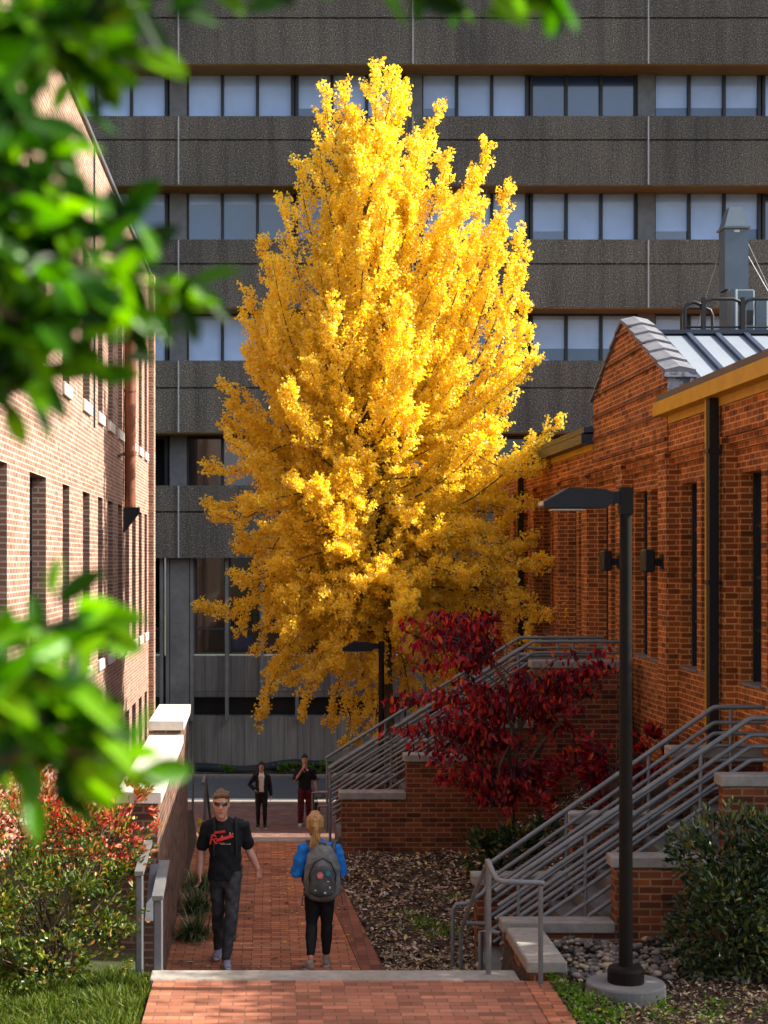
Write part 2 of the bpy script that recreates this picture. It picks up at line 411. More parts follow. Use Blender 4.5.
# soldier border along the landing's right edge
a = MB(); a.box(2.15, 2.36, 9.2, 14.0, .40, .606)
struct(a.build('landing_border', [M['paver']]))
a = MB()
for k in range(12):
    a.box(-1.0, 2.15, 9.2-.36*(k+1), 9.2-.36*k+.02, .3, .6+.16*(k+1)-.012*0)
struct(a.build('upper_steps', [M['paver']]))
a = MB(); a.box(-1.0, 2.15, -4, 4.9, 2.3, 2.53)
struct(a.build('upper_walk', [M['paver']]))
a = MB(); a.bbox(-1.04, 2.12, 14.052, 14.36, .42, .612, .012)
struct(a.build('kerb', [M['cast_stone']]))
a = MB()
for k in range(3):
    a.box(-1.0, 2.1, 14.36+.31*k, 14.36+.31*(k+1), -.2, .45-.15*k)
struct(a.build('entry_steps', [M['cast_stone'], M['paver']]))
# path narrows towards the far steps; main field and a border strip each side
def strip(mb, xl0, xr0, y0, xl1, xr1, y1, z, th=.2, mi=0):
    p = [(xl0, y0, z), (xr0, y0, z), (xr1, y1, z), (xl1, y1, z)]
    mb.face(p, mi)
    for k in range(4):
        q, r_ = p[k], p[(k+1) % 4]
        mb.face(((q[0], q[1], z-th), (r_[0], r_[1], z-th), r_, q), mi)
RE = lambda y: 1.16 + (y-16.7)*(-.055)
a = MB(); strip(a, -1.12, RE(15.29)-.24, 15.29, -1.12, RE(24.5)-.24, 24.5, 0.0)
struct(a.build('path', [M['paver']]))
m_b = brick_mat('border_brick', (.30, .10, .055), (.22, .07, .04), (.13, .075, .05), bw=.102, rh=.205, ms=.006, off=0., stain=(.55, .5, .48), stain_amt=.7, bmp=.5)
a = MB(); strip(a, RE(15.29)-.236, RE(15.29), 15.29, RE(24.5)-.236, RE(24.5), 24.5, 0.006)
struct(a.build('path_border', [m_b]))
a = MB(); a.box(-.43, -.385, 18.1, 22.6, -.05, .008); struct(a.build('drain_slot', [M['black_metal']]))
a = MB(); a.bbox(-1.14, .92, 24.5, 24.82, -.2, .012, .012)
struct(a.build('top_kerb', [M['cast_stone']]))
a = MB()
for k in range(16):
    a.box(-1.14, .92, 24.82+.34*k, 24.82+.34*(k+1), -3.0, -.155*(k+1)+.02)
struct(a.build('lower_steps', [M['cast_stone']]))
a = MB(); a.box(-9, 6.9, 30.2, 45.0, -2.9, -2.42); struct(a.build('plaza', [M['paver_dark']]))
a = MB(); a.box(-40, 40, 45.16, 50.2, -2.9, -2.46); struct(a.build('street', [M['asphalt']]))
a = MB(); a.bbox(-40, 40, 45.0, 45.16, -2.9, -2.40, .01); a.bbox(-40, 40, 50.2, 50.36, -2.9, -2.36, .01)
struct(a.build('street_kerb', [M['cast_stone']]))
a = MB(); a.box(-40, 40, 45.45, 45.58, -2.5, -2.455); struct(a.build('sun_streak', [M['streak_white']]))  # pale strip stands in for a streak of sunlight on the street
a = MB(); a.box(-40, 40, 50.36, 51.7, -2.9, -2.38); struct(a.build('verge', [M['soil']]))
# ------------------------------------------------------------------ far office block
FY = 51.7; WY = 52.9; S0 = FY/1650; S1 = WY/1650
zf = lambda v: EYE+(560-v)*S0
xw = lambda u: (u-271)*S1
off = thing('office_building', 'tall grey office block of pebbled concrete bands and ribbon windows closing the view', 'office building', (2, FY, -2.4))
bands = [(-150, 64), (116, 185), (239.5, 308), (360.5, 432.5), (485.5, 558)]
joints = [18, 140, 264, 388, 512]
XA, XB = -16., 18.2
a = MB()
for (vt, vb), j in zip(bands, joints):
    zt, zb, zj = zf(vt), zf(vb), zf(j)
    a.box(XA, XB, FY, WY+.4, zb, zj-.03); a.box(XA, XB, FY, WY+.4, zj+.03, zt); a.box(XA, XB, FY+.06, WY+.4, zj-.03, zj+.03)
for k, (vt, vb) in enumerate(bands[1:]):
    pass
a.build('spandrel', [M['aggregate']], off)
a = MB()
for (vt, vb) in bands[:4]:
    zb = zf(vb)
    a.box(XA, XB, FY+.03, WY+.3, zb-.024, zb-.003)     # painted underside of each band
a.build('soffit', [M['tan_soffit']], off)
a = MB()
for ux in (178.5, 413, 648.5):
    x = (ux-271)*S0
    for (vt, vb) in bands:
        a = MB(); a.box(x-.022, x+.022, FY-.004, FY, zf(vb)+.01, zf(vt)-.01); a.build('joint_caulk', [M['caulk']], off)
rows = [(74, 116), (196, 239), (318, 360), (441, 485)]
zrow = []
for k, (vt, vb) in enumerate(rows):
    zrow.append((zf(bands[k+1][0])-.02, EYE+(560-vt)*S1+.06))
a = MB()
for (z0, z1) in zrow:
    for uc in (-58, 178.5, 413, 645):
        x = xw(uc); a = MB(); a.box(x-.27, x+.27, WY-.22, WY+.3, z0-.05, z1+.12); a.build('pier', [M['pier_grey']], off)
a = MB()
for (z0, z1) in zrow: a.box(XA, XB, WY+.1, WY+.3, z0-.1, z1+.2)
a.build('backing', [M['frame_dark']], off)
random.seed(5)
STY = {0: 'BBBBDD', 1: 'DDDDBB', 2: 'BBBBBB', 3: 'KKKKKK'}
def window_group(u0, pitch, n, z0, z1, kinds):
    """three panes in one dark frame: blinds at several heights"""
    g = MB(); fr = MB(); w_ = .10
    for i in range(n):
        xa, xb = xw(u0+i*pitch)+w_/2, xw(u0+(i+1)*pitch)-w_/2
        kd = kinds[i]; zl = {'F': z0, 'B': z0+(z1-z0)*random.choice((.08, .1, .30, .33)), 'H': z0+(z1-z0)*.34, 'T': z0+(z1-z0)*.8, 'D': z1, 'K': z1}[kd]
        y = WY
        lowm = 2 if kd == 'K' else (1 if kd in 'DT' else 3 if kd == 'H' else 1)
        if zl > z0+.01: g.face(((xa, y, z0), (xb, y, z0), (xb, y, zl), (xa, y, zl)), lowm)
        if zl < z1-.01: g.face(((xa, y-.004, zl), (xb, y-.004, zl), (xb, y-.004, z1), (xa, y-.004, z1)), 0)
        if kd in 'BH' and random.random() < .35 and zl > z0+.1:    # a box left on the sill inside
            xc = random.uniform(xa+.2, xb-.2); g.face(((xc-.09, y-.008, z0), (xc+.09, y-.008, z0), (xc+.09, y-.008, z0+.2), (xc-.09, y-.008, z0+.2)), 0)
    x0, x1 = xw(u0), xw(u0+n*pitch)
    for i in range(n+1):
        xm = xw(u0+i*pitch); fr.box(xm-w_/2, xm+w_/2, WY-.10, WY+.05, z0, z1)
    fr.box(x0-.04, x1+.04, WY-.1, WY+.05, z1, z1+.07); fr.box(x0-.04, x1+.04, WY-.1, WY+.05, z0-.05, z0)
    wdw = g.build('window', [M['blind'], M['pane_blue'], M['pane_dark'], M['blind_dim']], off)
    fr.build('window_frame', [M['frame_dark']], wdw, off['o'])
kinds = {0: ['DTB', 'FFB', 'BBB', 'BBB', 'BBB', 'KDD', 'HHH', 'FBB'], 1: ['BBB', 'TTT', 'TTT', 'TBB', 'BBB', 'BBF', 'BBH', 'DBB'],
         2: ['BBF', 'FFB', 'FBB', 'BBB', 'HTT', 'HHH', 'BBB', 'BBB'], 3: ['KKK', 'KKK', 'KTK', 'KKK', 'KKK', 'KKK', 'KKK', 'KKK']}
kinds[0][5] = 'DDD'
for k, (z0, z1) in enumerate(zrow):
    st = [-48, 62, 187.5, 297, 421.5, 531, 653.5, 763]
    for i, u0 in enumerate(st):
        window_group(u0, 35 if i % 2 == 0 else 34.8, 3, z0, z1, kinds[k][i])
# ground floor bays
zt = zf(558); GYY = 52.5
zg = lambda v: EYE+(560-v)*GYY/1650
xg = lambda u: (u-271)*52.2/1650
a = MB()
a.box(XA, XB, 52.3, 53.2, -3.0, zf(718)+.0)
a.build('base_wall', [M['board_concrete']], off)
a = MB()
for u in (180, 415, 650):
    a = MB(); a.box(xg(u)-.30, xg(u)+.30, 51.95, 53, zf(768)-.5, zt); a.build('column', [M['concrete']], off)
fins = [u for c in (-60, 180, 415) for u in np.linspace(c+12, c+222, 7)]+[168]
for u in fins:
    a = MB(); a.box(xg(u)-.055, xg(u)+.055, 51.95, 52.6, zf(722), zt); a.build('fin', [M['concrete']], off)
a = MB(); a.box(XA, XB, 52.5, 53.2, zg(697), zg(656)); a.build('sill_panel', [M['board_concrete']], off)
a = MB(); a.box(XA, XB, 52.9, 53.2, zg(719), zg(697)); a.build('vent_recess', [M['frame_dark']], off)
fins = sorted(fins)
for i in range(len(fins)-1):
    x0, x1 = xg(fins[i])+.055, xg(fins[i+1])-.055
    if x1-x0 < .4 or x1-x0 > 1.3 or x0 > 9: continue
    g = MB(); zb, zm, z1 = zg(654), zg(629), zt
    g.face(((x0, 52.7, zb), (x1, 52.7, zb), (x1, 52.7, zm), (x0, 52.7, zm)), 1)
    g.face(((x0, 52.7, zm), (x1, 52.7, zm), (x1, 52.7, z1), (x0, 52.7, z1)), 0)
    if 180 < fins[i] < 260: g.face(((x0+.1, 52.69, zb+.15), (x1-.1, 52.69, zb+.15), (x1-.1, 52.69, zb+.55), (x0+.1, 52.69, zb+.55)), 2 if fins[i] > 220 else 1)
    w_ = g.build('window', [M['pane_dark'], plain('brown_interior', (.03, .02, .012), .3, coat=.8) if i == 0 else bpy.data.materials['brown_interior'], M['pane_blue']], off)
    fr = MB()
    for z in (zb+.02, zm): fr.box(x0, x1, 52.62, 52.69, z-.03, z+.03)
    fr.box(x0, x0+.05, 52.62, 52.69, zb, z1); fr.box(x1-.05, x1, 52.62, 52.69, zb, z1); fr.box(x0+.16, x0+.18, 52.66, 52.69, zm, z1-.3)
    fr.build('window_frame', [M['steel_dark']], w_, off['o'])

# ------------------------------------------------------------------ left pink brick building
LX = -3.0
lb = thing('brick_building', 'sunlit pinkish brick building with tall narrow windows on the left side of the path', 'building', (LX, 30, -2.4))
ops = []
near_ops = [(11.6, 13.0), (14.6, 16.0), (17.3, 18.75), (20.5, 22.0), (23.75, 24.55), (26.3, 27.3), (28.6, 29.4), (30.4, 31.3), (32.35, 33.3), (33.95, 34.9), (35.6, 36.6), (37.4, 38.3), (39.1, 39.9)]
for (y0, y1) in near_ops:
    ops.append((y0, y1, 6.75, 9.2)); ops.append((y0, y1, 2.44, 5.28))
    if y0 > 22: ops.append((y0, y1, -1.4, 1.03))
a = MB()
wall(a, 'x', LX, 9.0, 40.4, -2.6, 11.2, ops, .26, 0, 1)
a.box(-14, LX-.42, 9.0, 40.4, -2.6, 11.15)
a.face(((-14, 9.0, -1), (LX, 9.0, -1), (LX, 9.0, 11.2), (-14, 9.0, 11.2)))
a.face(((LX, 40.4, -2.6), (-14, 40.4, -2.6), (-14, 40.4, 11.2), (LX, 40.4, 11.2)))
a.face(((LX-.45, 9.0, 11.2), (LX, 9.0, 11.2), (LX, 40.4, 11.2), (LX-.45, 40.4, 11.2)))
a.box(LX-.05, LX+.13, 40.4, 40.95, -2.6, 11.18)
# course of headers, slightly proud, under the coping and between storeys
for z in (10.55, 6.0):
    pass
a.build('wall', [M['brick_left']], lb)
a = MB(); a.box(-3.5, LX+.05, 8.9, 41, 11.2, 11.28); a.build('coping', [M['steel_dark']], lb)
for (y0, y1, z0, z1) in ops:
    g = MB(); X = LX-.22
    g.face(((X, y0, z0), (X, y1, z0), (X, y1, z1), (X, y0, z1)))
    w_ = g.build('window', [M['pane_dark']], lb)
    f_ = MB(); zm = z0+(z1-z0)*.62
    f_.box(X, X+.04, y0, y0+.05, z0, z1); f_.box(X, X+.04, y1-.05, y1, z0, z1); f_.box(X, X+.035, y0+.05, y1-.05, zm-.03, zm+.03)
    f_.build('window_frame', [M['frame_dark']], w_, lb['o'])
    if z0 > 0:
        s_ = MB(); s_.bbox(LX-.2, LX+.045, y0-.05, y1+.05, z0-.19, z0, .008); s_.build('window_sill', [M['pale_stone']], w_, lb['o'])
a = MB(); a.tube([(LX+.13, 33.6, 5.25), (LX+.13, 33.6, 9.9)], .115, 14)
for z in (6.3, 7.6, 9.4): a.tube([(LX+.13, 33.6, z), (LX+.13, 33.6, z+.06)], .128, 14)
dp = a.build('downpipe', [M['rust_pipe']], lb)
a = MB(); a.prism([(LX+.005, 33.44, 4.75), (LX+.32, 33.44, 5.15), (LX+.32, 33.44, 5.25), (LX+.005, 33.44, 5.25)], (0, .34, 0))
a.build('pipe_shoe', [M['black_metal']], dp, lb['o'])
a = MB(); a.tube([(LX+.03, 27.75, 6.4), (LX+.03, 27.75, 11.1)], .018, 6); a.build('conduit', [M['black_metal']], lb)
a = MB(); a.tube([(LX+.04, 32.1, 6.2), (LX+.04, 33.4, 6.35)], .02, 6); a.build('pipe_bracket', [M['black_metal']], dp, lb['o'])

# ------------------------------------------------------------------ right orange brick hall
RX, PX = 5.30, 5.14
YA, YB = 14.7, 38.6
rb = thing('brick_hall', 'low orange brick hall with pilasters, slit windows and a stepped gable on the right', 'building', (RX, 24, 0))
pil = [16.05+2.7*k for k in range(-0, 9)]
ops = []
for p in pil:
    for (o0, o1) in ((.75, 1.58), (1.78, 2.58)):
        y0, y1 = p+o0, p+o1
        if y1 < YB-.2: ops.append((y0, y1, 2.80, 5.16))
a = MB()
wall(a, 'x', RX, YA, YB, -1.5, 5.7, ops, .20, 0, -1)
a.face(((14, YA, -1), (RX, YA, -1), (RX, YA, 6.3), (14, YA, 6.3))); a.face(((RX, YB, -3), (14, YB, -3), (14, YB, 6.3), (RX, YB, 6.3)))
a.box(RX+.6, 14, YA+.02, YB-.02, -3, 6.2)
a.box(PX, RX+.3, YA-.004, YB+.004, 5.58, 6.03)          # frieze flush with pilasters
a.box(PX+.05, RX+.02, YA, YB, 5.50, 5.58); a.box(PX+.10, RX+.02, YA, YB, 5.43, 5.50)   # corbel courses
a.build('wall', [M['brick_right']], rb)
for p in pil:
    a = MB(); a.box(PX, RX+.01, p, p+.48, -1.5, 5.58); a.box(PX-.03, RX, p-.03, p+.51, 5.50, 5.575)
    a.build('pilaster', [M['brick_right']], rb)
for (y0, y1, z0, z1) in ops:
    g = MB(); X = RX+.19
    g.face(((X, y0, z0), (X, y0, z1), (X, y1, z1), (X, y1, z0)))
    w_ = g.build('window', [M['pane_dark']], rb)
    f_ = MB(); f_.box(X-.05, X, y0, y0+.07, z0, z1); f_.box(X-.05, X, y1-.05, y1, z0, z1)
    for q in (.25, .5, .75): f_.box(X-.03, X, y0+.07, y1-.05, z0+(z1-z0)*q-.02, z0+(z1-z0)*q+.02)
    f_.build('window_frame', [M['frame_dark']], w_, rb['o'])
    s_ = MB(); s_.prism([(RX-.012, y0, z0-.02), (RX-.012, y1, z0-.02), (RX+.185, y1, z0-.02), (RX+.185, y0, z0-.02)], (0, 0, .03)); s_.build('window_sill', [M['concrete']], w_, rb['o'])
# gable parapet
GX_ = 5.12; G0, GA, G1 = 21.33, 23.95, 26.2; ZS, ZP, ZS2 = 6.60, 7.66, 6.70
a = MB(); a.prism([(GX_, G0, 5.6), (GX_, G0, ZS), (GX_, GA, ZP), (GX_, G1, ZS2), (GX_, G1, 5.6)], (.30, 0, 0))
gb = a.build('gable', [M['brick_right']], rb)
a = MB()
for k in range(7):
    z = 5.36+.345*k
    if z < ZS: y0, y1 = G0, G1
    else:
        y0 = G0+(z-ZS)/(ZP-ZS)*(GA-G0); y1 = G1-(z-ZS2)/(ZP-ZS2)*(G1-GA) if z > ZS2 else G1
    if y1-y0 > .3 and z > 5.6: a.box(GX_-.03, GX_, y0+.02, y1-.02, z+.018, z+.07)
a.build('string_course', [M['brick_low']], gb, rb['o'])
for p in (22.0, 23.35, 24.7):
    pass
def coping(y0, z0, y1, z1, n):
    c = MB()
    for k in range(n):
        t0, t1 = k/n, (k+1)/n
        ya, za, yb, zb = y0+(y1-y0)*t0, z0+(z1-z0)*t0, y0+(y1-y0)*(t1+.06/ n), z0+(z1-z0)*(t1+.06/n)
        # each tile tilts so its lower end laps over the next one
        c.prism([(GX_-.07, ya, za+.06), (GX_+.17, ya, za+.10), (GX_+.40, ya, za+.06), (GX_+.40, ya, za+.0), (GX_-.07, ya, za+.0)],
                (0, yb-ya, zb-za-.055), 0)
    return c
sgn = coping(G0-.06, ZS-.02, GA, ZP, 6)
c2 = MB()
def cop(yl, zl, yh, zh, n):
    for k in range(n):
        a0, a1 = k/n, (k+1)/n
        ya, za = yl+(yh-yl)*a0, zl+(zh-zl)*a0
        yb, zb = yl+(yh-yl)*a1, zl+(zh-zl)*a1
        P = lambda y, z: [(GX_-.05, y, z), (GX_+.15, y, z+.045), (GX_+.35, y, z), (GX_+.35, y, z-.05), (GX_-.05, y, z-.05)]
        A, B = P(ya-(yh-yl)/n*.10, za+.052-(zh-zl)/n*.10), P(yb, zb+.014)
        c2.face(A[::-1] if yh > yl else A); c2.face(B if yh > yl else B[::-1])
        for j in range(5):
            q = (A[j], A[(j+1) % 5], B[(j+1) % 5], B[j])
            c2.face(q if yh > yl else q[::-1])
cop(G0-.05, ZS, GA, ZP, 6); cop(G1+.05, ZS2, GA, ZP, 6)
c2.build('gable_coping', [M['coping_stone']], gb, rb['o'])
a = MB(); a.box(GX_+.005, GX_+.30, G0-.012, G0+.02, 6.16, ZS-.06); a.box(GX_-.05, GX_+.36, G0-.10, G0+.06, ZS-.06, ZS+.0)
a.build('parapet_end', [M['peeling_white']], gb, rb['o'])
a = MB(); a.box(GX_+.35, GX_+.9, G1+.02, G1+.5, 6.1, 6.75); a.build('far_upstand', [M['peeling_white']], rb)
# gutters, boards
a = MB(); a.box(4.93, PX+.02, YA-.1, G0-.01, 6.03, 6.20); a.build('gutter', [M['gutter_yellow']], rb)
a = MB(); a.box(PX-.04, PX+.0, YA, G0-.12, 5.93, 6.03); a.build('fascia_board', [M['gutter_yellow']], rb)
a = MB(); a.box(4.93, PX+.02, G1+.01, YB+.1, 6.03, 6.18); a.build('gutter', [M['navy_trim']], rb)
a = MB(); a.box(PX-.04, PX+.0, G1+.05, YB, 5.93, 6.03); a.build('fascia_board', [M['gutter_yellow']], rb)
# roofs
a = MB()
a.prism([(4.965, YA-.1, 6.205), (4.97, G0-.02, 6.205), (14, G0-.02, 6.95), (14, YA-.1, 6.95)], (0, 0, .09))
a.prism([(4.97, G1+.02, 6.205), (4.97, YB+.1, 6.205), (14, YB+.1, 6.95), (14, G1+.02, 6.95)], (0, 0, .09))
a.build('main_roof', [M['navy_trim']], rb)
RG = 24.0; ZR = 7.46; ZE = 6.42
a = MB()
for (ye, ) in ((21.45,), (26.15,)):
    p = [(5.43, ye, ZE), (14, ye, ZE), (14, RG, ZR), (5.43, RG, ZR)]
    a.face(p if ye < RG else p[::-1])
rf = a.build('cross_roof', [M['white_roof']], rb)
a = MB()
for i in range(21):
    x = 5.6+.415*i
    for ye in (21.45, 26.15):
        a.prism([(x, ye, ZE+.003), (x+.07, ye, ZE+.003), (x+.07, ye, ZE+.055), (x, ye, ZE+.055)], (0, RG-ye, ZR-ZE), 0)
a.box(5.43, 14, RG-.09, RG+.09, ZR+.0, ZR+.06)
a.box(5.4, 14, 21.38, 21.47, ZE-.12, ZE+.03)
a.build('roof_seams', [M['navy_trim']], rf, rb['o'])
a = MB(); a.box(7.85, 13.5, 28, 36, 6.0, 8.0); a.build('plant_deck', [M['concrete']], rb)
# downspouts and wall lights
for k, (y, c) in enumerate(((18.79, 0), (33.3, 0))):
    a = MB(); a.bbox(4.985, 5.105, y, y+.13, -.2 if k else 1.4, 6.04, .01)
    ds = a.build('downspout', [M['black_metal']], rb)
    a = MB(); a.box(4.972, 4.984, y+.085, y+.125, 1.6, 6.02); a.build('painted_face', [M['gutter_yellow']], ds, rb['o'])
    a = MB()
    for z in (2.2, 3.9, 5.4): a.box(4.97, 5.135, y-.015, y+.145, z, z+.05)
    a.build('bracket', [M['black_metal']], ds, rb['o'])
for p in (pil[2], pil[3]):
    a = MB(); y = p+.24
    a.bbox(PX-.26, PX-.12, y-.14, y+.14, 4.02, 4.32, .02)
    a.box(PX-.14, PX+.0, y-.05, y+.05, 4.10, 4.20); a.box(PX-.02, PX, y-.09, y+.09, 4.06, 4.26)
    a.build('wall_light', [M['black_metal']], rb)

# ------------------------------------------------------------------ roof plant
t = thing('exhaust_stack', 'blue grey rectangular exhaust duct with tapered top standing on the hall roof', 'exhaust stack', (8.55, 30.5, 8.0))
def frus(mb, cx, cy, z0, w0, d0, z1, w1, d1, mi=0):
    A = [(cx-w0, cy-d0, z0), (cx+w0, cy-d0, z0), (cx+w0, cy+d0, z0), (cx-w0, cy+d0, z0)]; B = [(cx-w1, cy-d1, z1), (cx+w1, cy-d1, z1), (cx+w1, cy+d1, z1), (cx-w1, cy+d1, z1)]
    for k in range(4): mb.face((A[k], A[(k+1) % 4], B[(k+1) % 4], B[k]), mi)
    mb.face(B, mi); mb.face(A[::-1], mi)
a = MB(); frus(a, 8.55, 30.5, 9.15, .215, .215, 10.28, .215, .215); a.build('duct', [M['stack_blue']], t)
a = MB(); frus(a, 8.55, 30.5, 10.30, .225, .225, 10.68, .11, .13); a.build('cone', [M['stack_blue']], t)
a = MB(); a.box(8.30, 8.80, 30.25, 30.75, 10.27, 10.305); a.box(8.50, 8.60, 30.279, 30.284, 10.2, 10.24, 1); a.build('flange', [M['steel_dark'], M['pale_stone']], t)
a = MB(); a.bbox(8.36, 8.86, 30.2, 30.8, 8.0, 9.14, .03); a.bbox(8.86, 9.12, 30.25, 30.75, 8.3, 9.0, .03); a.box(8.62, 8.82, 30.18, 30.2, 8.5, 8.75, 1); a.tube([(8.42, 30.02, 8.05), (8.42, 30.02, 9.1)], .07, 8); a.build('fan_box', [M['stack_blue'], M['black_metal']], t)
a = MB()
for (x, y, z) in ((9.9, 30.9, 8.0), (9.6, 29.9, 8.0), (7.95, 31.5, 8.0)): a.tube([(8.7 if x > 8.5 else 8.4, 30.5, 10.0 if y < 30 else 10.28), (x, y, z)], .011, 5)
a.build('guy_wire', [M['steel']], t)
t = thing('ladder_guard', 'black tube ladder guard hoops rising from the hall roof beside the duct', 'guard rail', (8.2, 29.2, 8.0))
def arch(x0, x1, y, z0, z1, r=.14, rad=.022):
    return [(x0, y, z0), (x0, y, z1-r), (x0+r*.3, y, z1-r*.3), (x0+r, y, z1), (x1-r, y, z1), (x1-r*.3, y, z1-r*.3), (x1, y, z1-r), (x1, y, z0)]
for k, (x0, x1, y, z1) in enumerate(((7.32, 7.64, 29.2, 8.74), (7.66, 8.32, 29.2, 8.80), (7.44, 8.0, 29.9, 8.75), (8.38, 9.3, 29.2, 8.80))):
    a = MB(); a.tube(arch(x0, x1, y, 7.6, z1), .032, 7)
    for z in (8.02, 8.3): a.tube([(x0, y, z), (x1, y, z)], .02, 6)
    a.build('hoop', [M['black_metal']], t)
a = MB()
for x in (7.64, 8.33):
    a = MB(); a.box(x-.035, x+.035, 29.12, 29.17, 7.6, 8.82); a.build('post', [M['black_metal']], t)
t = thing('roof_tank', 'shiny silver cylinder tank on the hall roof at the right picture edge', 'tank', (9.35, 30.3, 8.0))
a = MB(); a.lathe((9.5, 29.6, 8.0), [(.5, 0), (.5, .52), (.46, .56)], 32); a.build('drum', [M['silver']], t)
a = MB(); a.lathe((9.5, 29.6, 8.56), [(.3, 0), (.3, .03)], 24); a.build('lid', [M['steel']], t)

# unseen blocks added beyond the hall to keep the low sun off the plaza
t = thing('shade_block', 'plain brick block beyond the hall, out of sight behind it', 'building', (12, 46, -2.4))
a = MB(); a.box(7.6, 20, 39.62, 44.6, -2.6, 6.0); a.box(7.6, 20, 45.6, 51, -2.6, 6.4); a.build('wall', [M['brick_low']], t)
# ------------------------------------------------------------------ stairs with stepped brick cheek walls
def cheek(parent, x_tiers, y0, y1, zb, x_end):
    """stepped brick wall: tiers [(x0, top)], each topped by a cast stone cap"""
    w = MB(); caps = []
    for i, (x0, zt) in enumerate(x_tiers):
        x1 = x_tiers[i+1][0] if i+1 < len(x_tiers) else x_end
        w.box(x0+.04, x1+.04 if i+1 < len(x_tiers) else x1, y0+.03, y1-.03, zb, zt-.11)
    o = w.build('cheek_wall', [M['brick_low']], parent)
    for i, (x0, zt) in enumerate(x_tiers):
        x1 = x_tiers[i+1][0]+.035 if i+1 < len(x_tiers) else x_end
        c = MB(); c.bbox(x0, x1, y0, y1, zt-.11, zt, .012); c.build('cap', [M['cast_stone']], o, parent['o'])
def railing(name, label, y, x0, z0, xk, zk, xe, offs, posts, ground, loc, ext=None, rad=.0225):
    """sloping multi-rail balustrade in the plane y, level beyond xk"""
    t = thing(name, label, 'railing', loc, 'grey stair railings')
    sl = (zk-z0)/(xk-x0)
    for k, (d, dx) in enumerate(offs):
        a = MB(); r = rad*(1.12 if k == 0 else .95)
        a.tube([(x0+dx, y, z0-d+sl*dx), (xk-.03, y, zk-d-sl*.03), (xk+.0, y, zk-d-.004), (xk+.04, y, zk-d), (xe, y, zk-d)], r, 8)
        a.build('rail', [M['steel']], t)
    for x in posts:
        zt = z0+sl*(x-x0) if x < xk else zk
        a = MB(); a.tube([(x, y, ground(x)), (x, y, zt-.01)], .019, 8); a.build('post', [M['steel']], t)
    if ext:
        for e in ext:
            a = MB(); a.tube(e, rad, 8); a.build('handrail', [M['steel']], t)
    return t
M['step_concrete'] = rough_mat('step_concrete', [(.3, (.085, .08, .072)), (.7, (.15, .14, .128))], 3., .9, .3, .01, 6)
st = thing('staircase', 'nearer brick and concrete staircase climbing right to the hall, beside the lamp post', 'staircase', (2.1, 16.3, 0))
a = MB(); N1 = 10
for k in range(N1): a.box(2.12+.248*k, 5.1, 15.66, 17.14, -.1 if k == 0 else .165*k, .165*(k+1))
a.build('flight', [M['step_concrete']], st)
cheek(st, [(2.16, .80), (3.18, 1.41), (4.20, 2.17)], 15.40, 15.66, -.3, 5.12)
cheek(st, [(2.10, .90), (3.10, 1.54), (4.15, 2.23)], 17.14, 17.42, -.3, 5.12)
low = thing('low_wall', 'short low brick wall with pale stone cap running from the kerb to the nearer stairs', 'wall', (2.35, 14.8, 0))
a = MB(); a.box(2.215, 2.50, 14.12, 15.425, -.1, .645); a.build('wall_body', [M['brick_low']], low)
a = MB(); a.bbox(2.19, 2.53, 14.09, 14.72, .645, .753, .012); a.bbox(2.19, 2.53, 14.727, 15.398, .645, .753, .012); a.build('cap', [M['cast_stone']], low)
offs = [(0, 0), (.16, .03), (.27, .0), (.40, .05), (.55, .05), (.70, .05), (.84, .10)]
f1 = lambda x: max(0, .165*math.floor((x-2.12)/.248+1)) if x > 2.12 else 0
far1 = [[(1.86, 16.9, -.03), (1.86, 16.9, .60), (1.90, 16.9, .655), (2.0, 16.9, .66), (2.16, 16.9, .76), (2.22, 17.0, .80)]]
railing('stair_railing', 'multi-rail grey pipe railing on the far side of the nearer stairs', 17.05, 2.20, 1.00, 4.58, 2.66, 5.10, offs, [2.22, 3.05, 3.9, 4.75], f1, (2.2, 17.05, 0), far1)
near1 = [[(2.02, 15.9, 0), (2.02, 15.9, .60), (2.14, 15.9, .60), (2.2, 15.8, .6)]]
railing('stair_railing', 'multi-rail grey pipe railing on the near side of the nearer stairs, behind the lamp post', 15.75, 2.14, 1.02, 4.58, 2.67, 5.10, offs, [2.36, 3.0, 4.10, 4.9], f1, (2.2, 15.75, 0), near1)
# short guard on the kerb
t = thing('kerb_railing', 'short grey tube guard rail standing at the right end of the concrete kerb', 'railing', (2.1, 14.2, .6))
zt = 1.57
a = MB(); a.tube([(1.875, 14.22, .6), (1.875, 14.22, zt)], .024, 10); a.build('post', [M['steel']], t)
a = MB(); a.tube([(2.275, 13.92, .55), (2.275, 13.92, zt-.12)], .021, 10); a.build('post', [M['steel']], t)
a = MB(); a.tube([(1.875, 14.30, zt-.0), (1.875, 14.22, zt+.015), (1.885, 14.05, zt-.04), (1.91, 13.92, zt-.085), (1.96, 13.90, zt-.10), (2.275, 13.90, zt-.11), (2.30, 13.90, zt-.115)], .023, 10); a.build('rail', [M['steel']], t)
a = MB(); a.tube([(1.87, 14.24, zt), (1.82, 14.75, 1.20), (1.765, 15.25, .78), (1.76, 15.3, .74), (1.76, 15.32, .0)], .020, 8); a.build('handrail', [M['steel']], t)
a = MB(); a.tube([(1.765, 15.28, .82), (2.02, 15.6, .74)], .018, 8); a.build('link_rail', [M['steel']], t)

